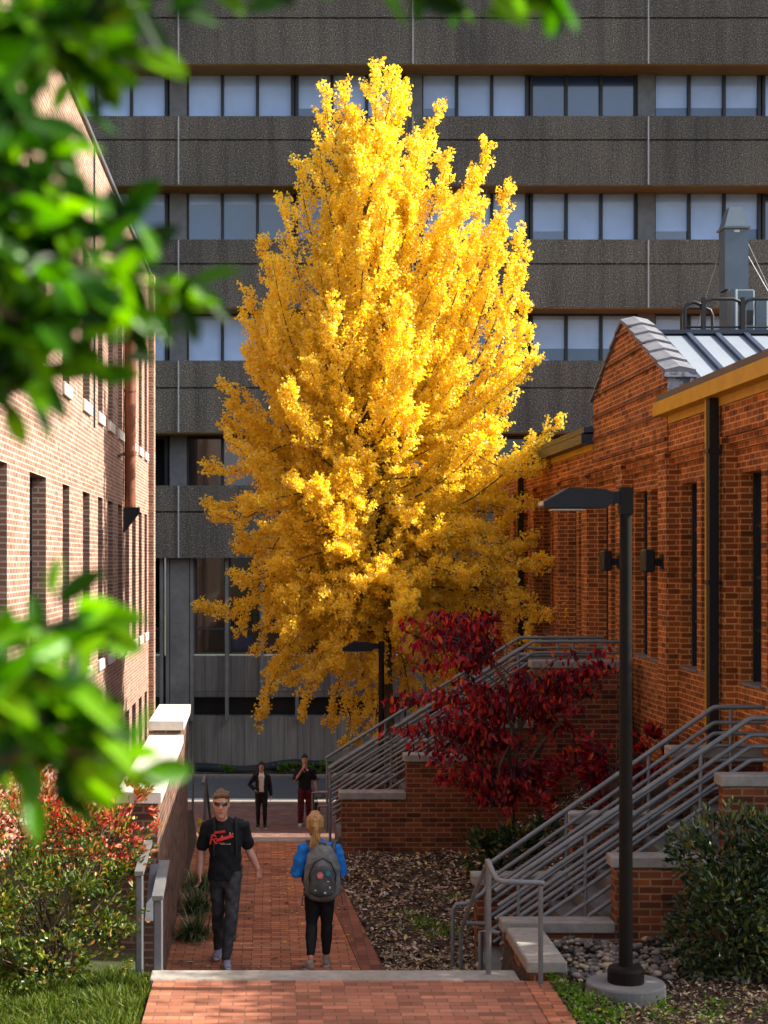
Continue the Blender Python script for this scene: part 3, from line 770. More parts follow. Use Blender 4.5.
st2 = thing('staircase', 'farther brick staircase with stepped walls under the red dogwood, climbing to the hall', 'staircase', (.95, 24.6, 0))
a = MB(); N2 = 12
for k in range(N2): a.box(.98+.243*k, 5.1, 23.9, 25.4, -1.2 if k == 0 else .16*k, .16*(k+1))
a.build('flight', [M['step_concrete']], st2)
cheek(st2, [(.97, .86), (1.90, 1.40), (2.82, 1.88), (3.72, 2.74)], 23.58, 23.9, -.3, 5.12)
cheek(st2, [(.97, .86), (1.90, 1.40), (2.82, 1.88), (3.72, 2.74)], 25.4, 25.7, -1.5, 5.12)
f2 = lambda x: max(0, .16*math.floor((x-.98)/.243+1)) if x > .98 else 0
e2 = [[(.62, 24.3, 0), (.62, 24.3, .75), (.70, 24.15, .78), (.84, 24.02, .80)], [(.70, 24.3, 0), (.70, 24.3, .55), (.84, 24.05, .60)]]
railing('stair_railing', 'multi-rail grey pipe railing on the near side of the farther stairs, behind the dogwood', 24.02, .84, 1.14, 3.81, 2.99, 5.10, offs, [.86, 1.75, 2.7, 3.6, 4.4], f2, (.9, 24.02, 0), e2)
railing('stair_railing', 'multi-rail grey pipe railing on the back side of the farther stairs, nearest the ginkgo', 25.3, .84, 1.14, 3.81, 2.99, 5.10, offs, [.86, 1.75, 2.7, 3.6, 4.4], f2, (.9, 25.3, 0))
# handrail at the head of the descending steps
t = thing('step_handrail', 'thin grey handrail post at the left head of the descending steps behind the man', 'handrail', (-1.0, 25, 0))
a = MB(); a.tube([(-1.0, 25.0, -.15), (-1.0, 25.0, .90)], .026, 8); a.build('post', [M['steel_dark']], t)
a = MB(); a.tube([(-1.02, 24.8, .82), (-1.0, 25.0, .92), (-1.0, 25.2, .86), (-1.0, 29.8, -1.35)], .022, 8); a.build('rail', [M['steel_dark']], t)
a = MB(); a.tube([(-1.0, 29.8, -2.4), (-1.0, 29.8, -1.35)], .022, 8); a.build('post', [M['steel_dark']], t)
a = MB(); a.tube([(-1.28, 27.0, -.9), (-1.28, 27.0, .95)], .02, 8); a.build('post', [M['steel_dark']], t)

# ------------------------------------------------------------------ left parapet wall
pw = thing('parapet_wall', 'dark brick parapet wall with bright cream stone cap left of the path', 'wall', (-1.3, 19, 0))
RXL = lambda y: -1.14+(22.6-y)*.012
def slab(mb, y0, y1, xo_l, xo_r, z0, z1, mi=0):
    p = [(RXL(y0)+xo_l, y0), (RXL(y0)+xo_r, y0), (RXL(y1)+xo_r, y1), (RXL(y1)+xo_l, y1)]
    mb.prism([(x, y, z0) for x, y in p], (0, 0, z1-z0), mi)
a = MB(); slab(a, 15.3, 20.3, -.34, 0, -.2, 1.93); slab(a, 20.3, 22.6, -.34, 0, -.2, 2.09); a.build('wall_body', [M['brick_dark']], pw)
a = MB(); slab(a, 15.25, 20.297, -.38, .035, 1.93, 2.03); a.build('cap', [M['pale_stone']], pw)
a = MB(); slab(a, 20.26, 22.64, -.39, .04, 2.09, 2.20); a.build('pier_cap', [M['pale_stone']], pw)
# flat-topped metal handrail guard by the hidden steps, left
t = thing('plate_handrail', 'weathered grey flat metal handrail with two posts by the left end of the kerb', 'handrail', (-1.1, 14.4, .6))
P1, P2 = -1.135, -.975
a = MB(); a.bbox(P1-.035, P1+.03, 14.22, 14.30, .5, 1.46, .01); a.build('post', [M['steel_dark']], t)
a = MB(); a.bbox(P2-.05, P2+.03, 14.36, 14.44, .3, 1.22, .01); a.build('post', [M['steel_dark']], t)
a = MB(); a.prism([(P1-.04, 14.2, 1.46), (P1+.035, 14.2, 1.46), (P1+.035, 14.2, 1.50), (P1-.04, 14.2, 1.50)], (0, 1.3, .10)); a.build('rail', [M['steel']], t)
a = MB(); a.prism([(P2-.06, 14.34, 1.22), (P2+.035, 14.34, 1.22), (P2+.035, 14.34, 1.26), (P2-.06, 14.34, 1.26)], (0, .95, .14)); a.build('rail', [M['steel']], t)
a = MB(); a.prism([(P1+.03, 14.45, 1.0), (P2-.05, 14.45, 1.0), (P2-.05, 15.1, 1.38), (P1+.03, 15.1, 1.38)], (0, 0, .02)); a.build('infill_plate', [M['steel_dark']], t)

# ------------------------------------------------------------------ lamps
M['lamp_navy'] = plain('lamp_housing', (.010, .011, .016), .6, .0, var=.2, spec=.2)
def lamp(x, y, zb, zt, label, base=True):
    t = thing('street_lamp', label, 'street lamp', (x, y, zb), 'shoebox street lamps')
    if base:
        a = MB(); a.lathe((x, y, zb), [(.325, -.3), (.325, .075), (.315, .09)], 40); a.build('footing', [M['concrete']], t)
        z0 = zb+.09
        a = MB(); a.lathe((x, y, z0), [(.150, 0), (.150, .10), (.138, .125), (.068, .135)], 32); a.build('base_cover', [M['bronze_pole']], t)
    else: z0 = zb
    a = MB(); a.tube([(x, y, z0), (x, y, zt-.22)], [.058, .050], 20); a.box(x-.052, x+.052, y-.052, y+.052, zt-.22, zt); a.build('pole', [M['bronze_pole']], t)
    prof = [(x-.70, zt-.170), (x-.70, zt-.125), (x-.49, zt-.006), (x-.19, zt-.02), (x-.135, zt-.045), (x-.135, zt-.13), (x-.19, zt-.172)]
    a = MB(); a.prism([(px, y-.15, pz) for px, pz in prof], (0, .30, 0)); a.box(x-.16, x-.055, y-.05, y+.05, zt-.13, zt-.035)
    hd = a.build('lamp_head', [M['lamp_navy']], t)
    a = MB(); a.face(((x-.703, y-.12, zt-.15), (x-.703, y-.12, zt-.115), (x-.703, y+.12, zt-.115), (x-.703, y+.12, zt-.15))); a.box(x-.62, x-.36, y-.12, y+.12, zt-.192, zt-.181); a.build('lens', [M['lamp_lens']], hd, t['o'])
    return t
lamp(2.935, 13.65, .60, 4.78, 'near bronze street lamp on round concrete footing among the stones', True)
lamp(1.98, 29.6, -1.5, 2.72, 'far dark street lamp in front of the yellow ginkgo', False)

# black wattle along the foot of the office wall
pts = [(x, 51.2+.12*math.sin(x*1.7), -2.28+.06*math.sin(x*1.1+.4)+.05*math.sin(x*2.3)+(.05 if x > 1.5 else 0)) for x in np.arange(-8, 9, .3)]
a = MB(); a.tube(pts, .17, 10); tag(a.build('erosion_tube', [M['tube_black']], None, (0, 51.2, -2.3)), 'long black erosion tube lying along the foot of the office wall', 'tube')
# ------------------------------------------------------------------ plants
M['ginkgo'] = leaf_mat('ginkgo_leaf', [(0, (.88, .52, .03)), (.2, (.96, .68, .06)), (.65, (.97, .76, .11)), (.9, (.97, .83, .21)), (1, (.97, .90, .46))], .60, .5, 1.15, .3)
M['dogwood'] = leaf_mat('dogwood_leaf', [(0, (.05, .010, .020)), (.35, (.16, .012, .028)), (.65, (.42, .020, .030)), (.9, (.68, .05, .035)), (1, (.68, .14, .03))], .52, .42, 1.1, .45)
M['redleaf'] = leaf_mat('nandina_leaf', [(0, (.22, .02, .02)), (.3, (.48, .045, .03)), (.55, (.62, .13, .07)), (.75, (.66, .27, .16)), (.9, (.62, .36, .08)), (1, (.35, .30, .05))], .35, .38, 1.1, .5)
M['greenleaf'] = leaf_mat('shrub_leaf', [(0, (.02, .04, .008)), (.4, (.05, .095, .012)), (.7, (.11, .17, .018)), (.9, (.26, .28, .03)), (1, (.42, .16, .03))], .25, .38, 1.1, .45)
M['holly'] = leaf_mat('evergreen_leaf', [(0, (.012, .024, .010)), (.45, (.028, .055, .018)), (.8, (.065, .10, .022)), (1, (.20, .19, .03))], .2, .30, 1.1, .5)
M['fg'] = leaf_mat('magnolia_leaf', [(0, (.006, .022, .001)), (.35, (.016, .075, .002)), (.65, (.06, .22, .003)), (1, (.20, .46, .008))], .48, .32, 1.3, .22)
M['grass'] = leaf_mat('grass_blade', [(0, (.03, .05, .006)), (.5, (.07, .12, .010)), (.85, (.14, .20, .02)), (1, (.24, .22, .06))], .3, .5, 1.1, .3)
M['liriope'] = leaf_mat('strap_leaf', [(0, (.03, .06, .018)), (.5, (.06, .11, .03)), (.8, (.16, .18, .06)), (1, (.36, .30, .12))], .25, .4, 1.1, .4)
M['weed'] = leaf_mat('weed_leaf', [(0, (.05, .14, .006)), (.6, (.11, .26, .012)), (1, (.22, .33, .03))], .35, .5, 1.1, .3)
M['litter'] = leaf_mat('dry_leaf', [(0, (.06, .03, .016)), (.3, (.20, .115, .07)), (.65, (.40, .27, .17)), (.9, (.60, .48, .34)), (1, (.66, .44, .07))], 0, .8, 1, .2)
M['stone'] = leaf_mat('river_stone', [(0, (.05, .045, .042)), (.4, (.12, .105, .09)), (.75, (.24, .195, .15)), (1, (.40, .30, .19))], 0, .7, 1, .4)

def rnd(n, s=1.): return RNG.normal(size=(n, 3))*s

# ---- ginkgo
GK = np.array([2.15, 31.5, -1.55]); PXM = 1650/31.5
def loc(u, v, dy=0.): return np.array([(u-271)/PXM, 31.5+dy, EYE+(560-v)/PXM])
gt = thing('ginkgo_tree', 'tall glowing yellow ginkgo tree in front of the office block', 'tree', tuple(GK))
trunk_k = [(392, 858), (390, 760), (387, 680), (385, 600), (378, 560), (366, 500), (356, 430), (352, 350), (360, 250), (370, 160), (377, 95)]
trunk = curve_pts([loc(u, v, .0) for u, v in trunk_k], 80)
tz = trunk[:, 2]
def trunk_at(z): return np.array([np.interp(z, tz, trunk[:, k]) for k in range(3)])
a = MB(); rr = np.interp(np.linspace(0, 1, len(trunk)), [0, .15, .35, .7, 1], [.15, .115, .085, .04, .010])
a.tube(trunk, list(rr), 10)
tips = [(455, 205, .5), (470, 235, -.6), (452, 250, -1.2), (440, 225, .8), (420, 130, .6), (415, 160, -.9), (500, 230, -.8), (505, 215, .6), (489, 190, .5), (275, 255, .7), (246, 350, .3), (234, 400, .9), (325, 84, .3), (342, 92, -.5), (377, 66, 0), (405, 82, .2), (392, 80, -.4), (436, 110, -.2), (444, 165, -.9), (486, 143, -.2), (511, 176, .2), (470, 182, -1.), (456, 190, .8), (298, 160, 0), (318, 150, -.6), (262, 232, .1), (283, 200, -.5), (247, 286, .3), (243, 318, -.3),
 (272, 268, -1.), (220, 384, 0), (222, 416, .4), (207, 468, -.2), (204, 503, .2), (228, 440, -.6), (215, 515, -.8), (196, 604, .0), (232, 575, -.8), (240, 548, .6), (258, 724, -.4), (270, 690, .4), (298, 716, -.9), (345, 738, -.6), (330, 725, .3), (372, 735, -.8), (360, 742, .2), (238, 635, -.4), (255, 655, .5),
 (524, 228, .2), (519, 262, -.6), (528, 292, .1), (531, 335, -.3), (524, 370, .5), (533, 358, -.9), (549, 424, -1.2), (528, 444, -.4), (536, 470, -1.4), (529, 505, -.6), (524, 540, -1.), (540, 560, -1.6), (568, 604, -2.1), (522, 640, -1.6), (505, 640, -1.), (480, 655, -.8), (440, 680, -.6), (410, 710, -.4), (460, 700, -.9)]
plumes = []
for (u, v, dy) in tips:
    p = loc(u, v, dy); side = abs(p[0]-trunk_at(p[2])[0])
    if v < 300: za = p[2]-1.25*side-1.0-.8*random.random()
    elif v < 460: za = p[2]-.55*side-.3
    elif v < 620: za = p[2]+.15*side
    else: za = p[2]+.9+.55*side
    za = min(max(za, .4), 12.3); A = trunk_at(za)
    d = p-A
    if v < 300: mid = A+d*np.array([.62, .62, .42]) ; mid2 = A+d*np.array([.88, .88, .74])
    elif v < 460: mid = A+d*np.array([.5, .5, .35]); mid2 = A+d*np.array([.8, .8, .7])
    elif v < 620: mid = A+d*np.array([.45, .45, .2])+[0, 0, .12]; mid2 = A+d*np.array([.8, .8, .85])+[0, 0, -.15]
    else: mid = A+d*np.array([.5, .5, .12])+[0, 0, .2]; mid2 = A+d*np.array([.85, .85, .55])
    plumes.append(([A, mid, mid2, p], .30 if v < 460 else .27))
# fill plumes around the axis
LW = [(95, 22, 26), (150, 52, 60), (200, 85, 125), (250, 105, 148), (300, 116, 155), (350, 125, 158), (400, 138, 158), (450, 142, 165), (500, 145, 168), (560, 125, 165), (600, 120, 165), (650, 108, 130), (690, 90, 90)]
lv = [q[0] for q in LW]
for k in range(280):
    v = 120+565*random.random()**.9
    th = random.uniform(-PI, PI); c, s = math.cos(th), math.sin(th)
    hw = np.interp(v, lv, [q[1] for q in LW]) if c < 0 else np.interp(v, lv, [q[2] for q in LW])
    rad = random.uniform(.40, .95); dyr = min(hw/PXM, 2.7)
    u = 364+hw*c*rad*((.5 if c < 0 else .62) if v < 300 else 1); dy = dyr*s*rad*1.1
    if v > 480: u = min(u, 515)
    p = loc(u, v, dy)
    if p[0] > 4.7 and p[1] > 29: p[0] = 4.7
    side = np.linalg.norm((p-trunk_at(p[2]))[:2])
    za = p[2]-(1.1*side+.6 if v < 350 else .6*side+.2 if v < 480 else .1*side if v < 600 else -.4*side-.2)
    za = min(max(za+random.uniform(-.5, .5), .4), 12.2); A = trunk_at(za); d = p-A
    m1 = A+d*np.array([.6, .6, .42]) if v < 480 else A+d*np.array([.5, .5, .35])+[0, 0, .15]
    plumes.append(([A, m1, A+d*np.array([.87, .87, .75]), p], .27))
# inner sprays that hide most of the stem
for k in range(46):
    z = random.uniform(2.6, 8.8); A = trunk_at(z-random.uniform(.1, .8)); th = random.uniform(-PI, 0) if k % 3 else random.uniform(0, PI)
    r_ = random.uniform(.5, 1.5); p = trunk_at(z)+np.array([math.cos(th)*r_*.8, math.sin(th)*r_, random.uniform(.1, .6)])
    plumes.append(([A, A+(p-A)*np.array([.5, .5, .4]), p], .27))
pos = []; dr = []; ntw = 0
for (cp, w) in plumes:
    c = curve_pts(cp, 24); L = np.linalg.norm(np.diff(c, axis=0), axis=1).sum()
    tip = c[-1]+(c[-1]-c[-3])*random.uniform(.2, 1.1)+rnd(1, .03)[0]
    cc = np.concatenate([c[::3], c[-1:], [tip]]) if len(c[::3])*3-2 != len(c) else np.concatenate([c[::3], [tip]])
    a.tube(cc, list(np.interp(np.linspace(0, 1, len(cc)), [0, .85, 1], [.024, .005, .002])), 5, cap=False)
    # side twigs, longest in the middle, swept along the branch
    m_ = int(L/.135)
    for q in range(m_+3):
        t = .16+.84*(q+random.random())/(m_+3) if q < m_ else random.uniform(.9, 1.0)
        idx = t*(len(c)-1); i0 = min(int(idx), len(c)-2); b0 = c[i0]+(c[i0+1]-c[i0])*(idx-i0)
        tan = c[i0+1]-c[i0]; tan = tan/(np.linalg.norm(tan)+1e-9)
        rdir = rnd(1)[0]; rdir -= tan*rdir.dot(tan); rdir /= np.linalg.norm(rdir)+1e-9
        ln = (.16+.46*(1-t)**.8)*random.uniform(.65, 1.25)
        e = b0+(tan*.85+rdir*.62+np.array([0, 0, .12]))*ln
        k = int(ln/.0066)+12; f = RNG.uniform(.0, 1, k)[:, None]
        bow = np.sin(f*PI)*ln*.07*rdir
        pp = b0*(1-f)+e*f+bow
        # leaves sit in tufts on short spurs
        tuft = np.round(f*ln/.055)*.055/ln
        pp = pp*.45+(b0*(1-tuft)+e*tuft+bow)*.55
        o_ = unit(rnd(k))*(RNG.uniform(.01, .068, k)[:, None])
        pos.append(pp+o_); dr.append(o_*14+rnd(k, .5)+[0, 0, -.1]); ntw += 1
pos = np.concatenate(pos); dr = np.concatenate(dr)
# openings in the crown in front of the trunk where the stem shows
tx = np.interp(pos[:, 2], tz, trunk[:, 0])
fr = (pos[:, 1] < 31.45) & (np.abs(pos[:, 0]-tx) < .05+.03*np.sin(pos[:, 2]*2.3)) & (pos[:, 2] < 3.6) & (np.sin(pos[:, 2]*3.1+.8) > .2)
pos, dr = pos[~fr], dr[~fr]
a.build('trunk', [M['bark_grey']], gt)
leaves('crown', pos, dr, RNG.uniform(.036, .062, len(pos)), RNG.uniform(.040, .062, len(pos)), M['ginkgo'], gt, kind='fan')
# a few bare twig ends poking out
# ---- dogwood
DW = np.array([3.28, 22.5, .0])
PD = 1650/22.0
def ld(u, v, dy=0.): return np.array([(u-271)/PD, 22.0+dy, EYE+(560-v)/PD])
dt = thing('dogwood_tree', 'small dark red dogwood tree with drooping leaves in front of the farther stairs', 'tree', tuple(DW))
a = MB()
stem = curve_pts([ld(513, 862), ld(512, 830), ld(511, 790), ld(516, 750), ld(520, 715), ld(505, 680), ld(480, 650), ld(455, 625)], 40)
a.tube(stem, list(np.linspace(.055, .010, len(stem))), 8)
stem2 = curve_pts([ld(512, 800), ld(530, 760), ld(555, 728), ld(585, 700), ld(605, 680)], 24); a.tube(stem2, list(np.linspace(.035, .008, len(stem2))), 7)
stem3 = curve_pts([ld(513, 810), ld(497, 770, -.2), ld(508, 735, -.3), ld(500, 700, -.3)], 24); a.tube(stem3, list(np.linspace(.028, .008, len(stem3))), 7)
br_ends = []
def layer(u0, v0, ends, n, sp=(22, 8)):
    for (u, v, dy) in ends:
        c = curve_pts([ld(u0, v0), ld(u0+(u-u0)*.5, v0+(v-v0)*.65-6, dy*.5), ld(u, v, dy)], 14)
        a.tube(c[::2], list(np.linspace(.014, .004, len(c[::2]))), 5, cap=False)
        br_ends.append((c, n))
layer(490, 660, [(400, 622, .2), (415, 640, -.3), (432, 612, 0), (452, 614, -.3), (470, 622, .3), (442, 655, -.4), (462, 668, .2), (478, 640, -.2), (420, 668, .2), (440, 632, .3), (455, 645, -.1), (485, 615, .1)], 66)
layer(518, 715, [(388, 700, 0), (402, 690, -.4), (425, 695, .3), (445, 705, -.5), (470, 690, .4), (490, 700, -.6), (510, 690, .1), (535, 700, -.3), (560, 690, .3), (585, 672, 0), (606, 660, -.2), (612, 668, .2), (575, 705, -.4), (550, 720, .2), (455, 720, .3), (480, 722, -.3), (540, 690, .5), (595, 690, .1), (520, 672, .0), (560, 670, -.2)], 74)
layer(512, 750, [(400, 730, .1), (420, 722, -.3), (445, 735, .3), (470, 730, -.4), (388, 725, -.2), (412, 745, .2), (435, 752, -.2), (462, 748, .2), (487, 742, 0)], 52)
layer(512, 770, [(470, 770, -.4), (490, 790, .2), (540, 765, -.3), (560, 780, .2), (530, 790, -.4), (500, 805, -.3), (550, 800, .1), (575, 765, .3), (480, 800, 0), (460, 785, .2), (520, 770, .4), (505, 775, -.5)], 56)
for q in range(34):
    u = random.gauss(480, 50); v = random.uniform(645, 800)-abs(u-490)*.25
    layer(514, min(800, v+45), [(min(606, max(392, u)), v, random.uniform(-.6, .5))], 30)
pos = []; dr = []
for c, n in br_ends:
    t = .25+.75*RNG.uniform(0, 1, n)**.75; idx = t*(len(c)-1); i0 = np.clip(idx.astype(int), 0, len(c)-2); f = (idx-i0)[:, None]
    b_ = c[i0]*(1-f)+c[i0+1]*f
    pos.append(b_+rnd(n, .075)*[1.2, 1.2, .6]); dr.append(rnd(n, .45)+[0, 0, -1.0])
pos = np.concatenate(pos); dr = np.concatenate(dr)
a.build('trunk', [M['bark_grey']], dt)
leaves('crown', pos, dr, RNG.uniform(.085, .14, len(pos)), RNG.uniform(.042, .07, len(pos)), M['dogwood'], dt, kind='oval')

# ---- generic bush: several overlapping lobes, twigs inside
def bush(name, label, cat, loc_, lobes, n, mat, size, width, kind='oval', stems=None, up=.3, mats2=None, group=None, flat=.0):
    t = thing(name, label, cat, loc_, group)
    a = MB()
    for (cx, cy, cz, rx, ry, rz) in lobes:
        for q in range(4):
            e = (cx+random.uniform(-.6, .6)*rx, cy+random.uniform(-.6, .6)*ry, cz+random.uniform(-.2, .8)*rz)
            a.tube([(loc_[0]+random.uniform(-.2, .2), loc_[1]+random.uniform(-.2, .2), loc_[2]-.1), ((loc_[0]+e[0])/2+random.uniform(-.1, .1), (loc_[1]+e[1])/2, (loc_[2]+e[2])/2), e], [.018, .011, .004], 5, cap=False)
    a.build('stems', [M['bark_grey']], t)
    vol = np.array([l[3]*l[4]*l[5] for l in lobes])**.67; cnt = (n*vol/vol.sum()).astype(int)
    pos = []; dr = []
    for l, c in zip(lobes, cnt):
        d = unit(rnd(c)); r = RNG.uniform(.55, 1.0, c)**.5
        # clumped: pull leaves towards sprig centres on the shell
        k = max(6, c//26); sp = unit(rnd(k)); j = RNG.integers(0, k, c)
        d = unit(sp[j]+rnd(c, .15)); r = r*(.62+.62*RNG.uniform(0, 1, k)**1.3)[j]
        p = np.array(l[:3])+d*r[:, None]*np.array(l[3:])
        pos.append(p); dr.append(d+rnd(c, .55)+[0, 0, up])
    pos = np.concatenate(pos); dr = np.concatenate(dr)
    ok = pos[:, 2] > HT(pos[:, 0], pos[:, 1])+.02
    pos, dr = pos[ok], dr[ok]
    return t, pos, dr
def finish(t, pos, dr, mat, size, width, kind, nm='foliage'):
    leaves(nm, pos, dr, RNG.uniform(size*.7, size*1.2, len(pos)), RNG.uniform(width*.7, width*1.2, len(pos)), mat, t, kind=kind)

# big dark evergreen shrub on the right
t, p, d = bush('evergreen_shrub', 'large dark evergreen shrub right of the street lamp, against the stairs', 'shrub', (4.15, 14.3, .55),
   [(3.95, 14.2, 1.05, .45, .5, .55), (4.45, 14.5, 1.15, .6, .6, .75), (4.0, 14.6, 1.45, .45, .45, .5), (4.6, 14.2, .9, .6, .5, .5), (3.75, 14.4, .85, .35, .4, .4), (4.35, 14.3, 1.7, .35, .4, .4), (4.9, 14.6, 1.5, .5, .5, .6)], 11000, None, 0, 0)
finish(t, p, d, M['holly'], .078, .032, 'oval')
# shrub under dogwood
t, p, d = bush('low_shrub', 'low dark green shrub at the foot of the red dogwood', 'shrub', (3.0, 21.3, .05),
   [(2.85, 21.5, .35, .35, .4, .35), (3.2, 21.3, .42, .4, .4, .38), (3.55, 21.5, .5, .35, .4, .4)], 1500, None, 0, 0)
finish(t, p, d, M['holly'], .10, .04, 'oval')
# red shrub behind the nearer stairs
t, p, d = bush('red_shrub', 'low bright red shrub against the hall wall behind the nearer stairs', 'shrub', (4.5, 21.0, 1.0),
   [(4.35, 21.0, 1.6, .4, .35, .45), (4.75, 20.6, 1.75, .4, .35, .4), (4.0, 21.3, 1.35, .45, .4, .5)], 1100, None, 0, 0)
finish(t, p, d, M['dogwood'], .12, .06, 'oval')
# left bushes: red-topped nandina hedge and green lower bushes
lobes = [(-1.45, 14.9, 1.65, .42, .5, .42), (-1.8, 14.8, 1.75, .5, .55, .45), (-2.3, 14.6, 1.95, .55, .6, .5), (-2.8, 14.6, 1.95, .5, .6, .5), (-1.35, 15.2, 1.95, .25, .3, .3)]
t, p, d = bush('nandina_bush', 'red and orange leaved bush along the dark parapet wall', 'bush', (-1.9, 14.8, .6), lobes, 6200, None, 0, 0, up=.5)
low_ = p[:, 2] < 1.42+.18*np.sin(p[:, 0]*6)+RNG.normal(0, .28, len(p)); mixg = RNG.uniform(0, 1, len(p)) < .24
sel = low_ | mixg
finish(t, p[~sel], d[~sel], M['redleaf'], .062, .030, 'oval', 'red_foliage')
finish(t, p[sel], d[sel], M['greenleaf'], .062, .030, 'oval', 'green_foliage')
lobes = [(-1.5, 14.25, 1.12, .4, .38, .38), (-1.95, 14.0, 1.2, .5, .45, .45), (-2.4, 13.8, 1.25, .5, .45, .45), (-1.4, 14.0, .85, .3, .3, .3), (-1.8, 13.6, .85, .4, .3, .3), (-2.3, 13.5, .85, .4, .3, .3), (-1.3, 14.4, 1.35, .2, .2, .3), (-1.7, 14.2, 1.5, .25, .25, .32), (-2.2, 14.0, 1.55, .3, .25, .3)]
t, p, d = bush('green_bush', 'yellow-green small leaved bush below the red one, behind the lawn', 'bush', (-1.9, 14.0, .6), lobes, 6000, None, 0, 0, up=.4)
finish(t, p, d, M['greenleaf'], .055, .028, 'oval')

# ---- strap-leaved clumps by the path
def clump(x, y, z, n, ln, label, grp=None):
    th = RNG.uniform(0, 2*PI, n); el = RNG.uniform(.5, 1.35, n)
    V = []; a = MB()
    for k in range(n):
        c, s = math.cos(th[k]), math.sin(th[k]); L = ln*random.uniform(.6, 1.1); w = random.uniform(.006, .011)
        bx, by = x+random.gauss(0, .06), y+random.gauss(0, .06)
        pr = None
        for q in range(5):
            f = q/4; r = L*f*math.cos(el[k])*(1+.25*f); h = L*(f*math.sin(el[k]) - .55*f*f*(1.4-el[k]*.6))
            p0 = Vector((bx+c*r, by+s*r, z+max(.005, h))); wd = w*(1-f*.85); sd = Vector((-s, c, 0))*wd
            cur = (p0-sd, p0+sd)
            if pr: a.face((pr[0], pr[1], cur[1], cur[0]))
            pr = cur
    # merge quads of one blade into an island
    return a
def liri(x, y, z, n, ln, label):
    a = clump(x, y, z, n, ln, label)
    # weld per blade: 4 quads -> 10 verts
    V = []; F = []
    for b_ in range(n):
        q = [a.v[b_*16+i] for i in range(16)]; base = len(V)
        V += [q[0], q[1], q[3], q[2], q[7], q[6], q[11], q[10], q[15], q[14]]
        for i in range(4): F.append((base+2*i, base+2*i+1, base+2*i+3, base+2*i+2))
    me = bpy.data.meshes.new('strap_grass'); me.from_pydata([(p[0]-x, p[1]-y, p[2]-z) for p in V], [], F); me.materials.append(M['liriope'])
    o = bpy.data.objects.new('strap_grass', me); COL.objects.link(o); o.location = (x, y, z)
    tag(o, label, 'ornamental grass', 'grass clumps along the parapet wall')
liri(-.86, 18.25, 0, 330, .50, 'strap-leaved grass clump nearest the man, variegated and spilling onto the path')
liri(-.88, 19.6, 0, 300, .55, 'bluish strap-leaved grass clump behind the front one, along the dark wall')
liri(-.92, 20.9, 0, 260, .5, 'farthest strap-leaved grass clump by the dark wall, mostly behind the man')
t, p, d = bush('yellow_shrub', 'little yellow-leaved plant beyond the end of the dark parapet wall', 'plant', (-1.15, 25.0, -.1), [(-1.2, 25.0, .12, .22, .22, .25)], 260, None, 0, 0)
finish(t, p, d, M['ginkgo'], .06, .035, 'oval')
t, p, d = bush('ground_cover', 'low green ground cover beside the black tube across the street', 'plants', (1.2, 50.8, -2.4), [(.6, 50.8, -2.3, .7, .3, .22), (1.6, 50.8, -2.25, .8, .3, .28), (-1.5, 50.8, -2.33, .5, .2, .12)], 900, None, 0, 0)
finish(t, p, d, M['weed'], .10, .05, 'oval')

# ---- stuff: lawn, litter, weeds, stones
n = 26000
X = -1.05-RNG.uniform(0, 1, n)**1.2*1.9; Y = 12.0+RNG.uniform(0, 1, n)*2.3
Y = np.where(X > -1.2, np.minimum(Y, 14.2), Y)
Z = HT(X, Y)
tuft = np.sin(X*13)+np.sin(Y*11+X*5)
pos = np.stack([X, Y, Z-.01], 1); dr = np.stack([RNG.normal(0, .55, n)+.3*np.sin(Y*7), RNG.normal(0, .5, n)-.2, np.full(n, 1.)], 1)
struct(leaves('lawn_grass', pos, dr, RNG.uniform(.07, .16, n)*(1+.25*tuft), .011, M['grass'], kind='blade'), 'stuff')
def scatter_weed(name, spots):
    P = []; D = []
    for (x, y, r, c) in spots:
        xx = x+RNG.normal(0, r, c); yy = y+RNG.normal(0, r*.8, c); zz = HT(xx, yy)+RNG.uniform(0, .09, c)
        P.append(np.stack([xx, yy, zz], 1)); D.append(rnd(c, .7)+[0, 0, .6])
    P = np.concatenate(P); D = np.concatenate(D)
    ok = ~((P[:, 0] < 2.36) & (P[:, 1] < 14.38)); P, D = P[ok], D[ok]
    struct(leaves(name, P, D, RNG.uniform(.022, .05, len(P)), RNG.uniform(.014, .024, len(P)), M['weed'], kind='oval'), 'stuff')
scatter_weed('weeds', [(2.30, 14.0, .07, 156), (2.42, 13.7, .10, 192), (2.5, 13.3, .12, 228), (2.62, 13.0, .14, 252), (2.42, 12.9, .1, 180), (3.05, 12.9, .08, 72), (3.6, 13.3, .08, 78), (4.0, 13.0, .1, 96), (3.4, 12.7, .08, 54), (3.15, 13.2, .06, 36),
  (1.75, 18.6, .13, 204), (1.95, 18.2, .12, 156), (1.6, 19.1, .10, 72), (1.75, 21.7, .12, 36), (2.6, 22.4, .15, 42), (2.2, 20.2, .12, 48), (-.95, 14.4, .05, 36), (3.0, 14.15, .06, 24)])
def scatter(name, n, fx, mat, s, w, kind='oval', rz=.35, lift=.012):
    X, Y = fx(n); Z = HT(X, Y)+lift
    D = np.stack([RNG.normal(size=n), RNG.normal(size=n), RNG.normal(size=n)*rz], 1)
    return struct(leaves(name, np.stack([X, Y, Z], 1), D, RNG.uniform(s*.5, s*1.3, n), RNG.uniform(w*.5, w*1.3, n), mat, kind=kind, nrm=np.stack([RNG.normal(0, .4, n), RNG.normal(0, .4, n), np.ones(n)], 1)), 'stuff')
def bed(n):
    y = 15.5+RNG.uniform(0, 1, n)*8.0; x0 = RE(y)+.02
    return x0+RNG.uniform(0, 1, n)*(np.where(y < 17.5, 2.15, 4.4)-x0), y
scatter('leaf_litter', 15000, bed, M['litter'], .07, .035)
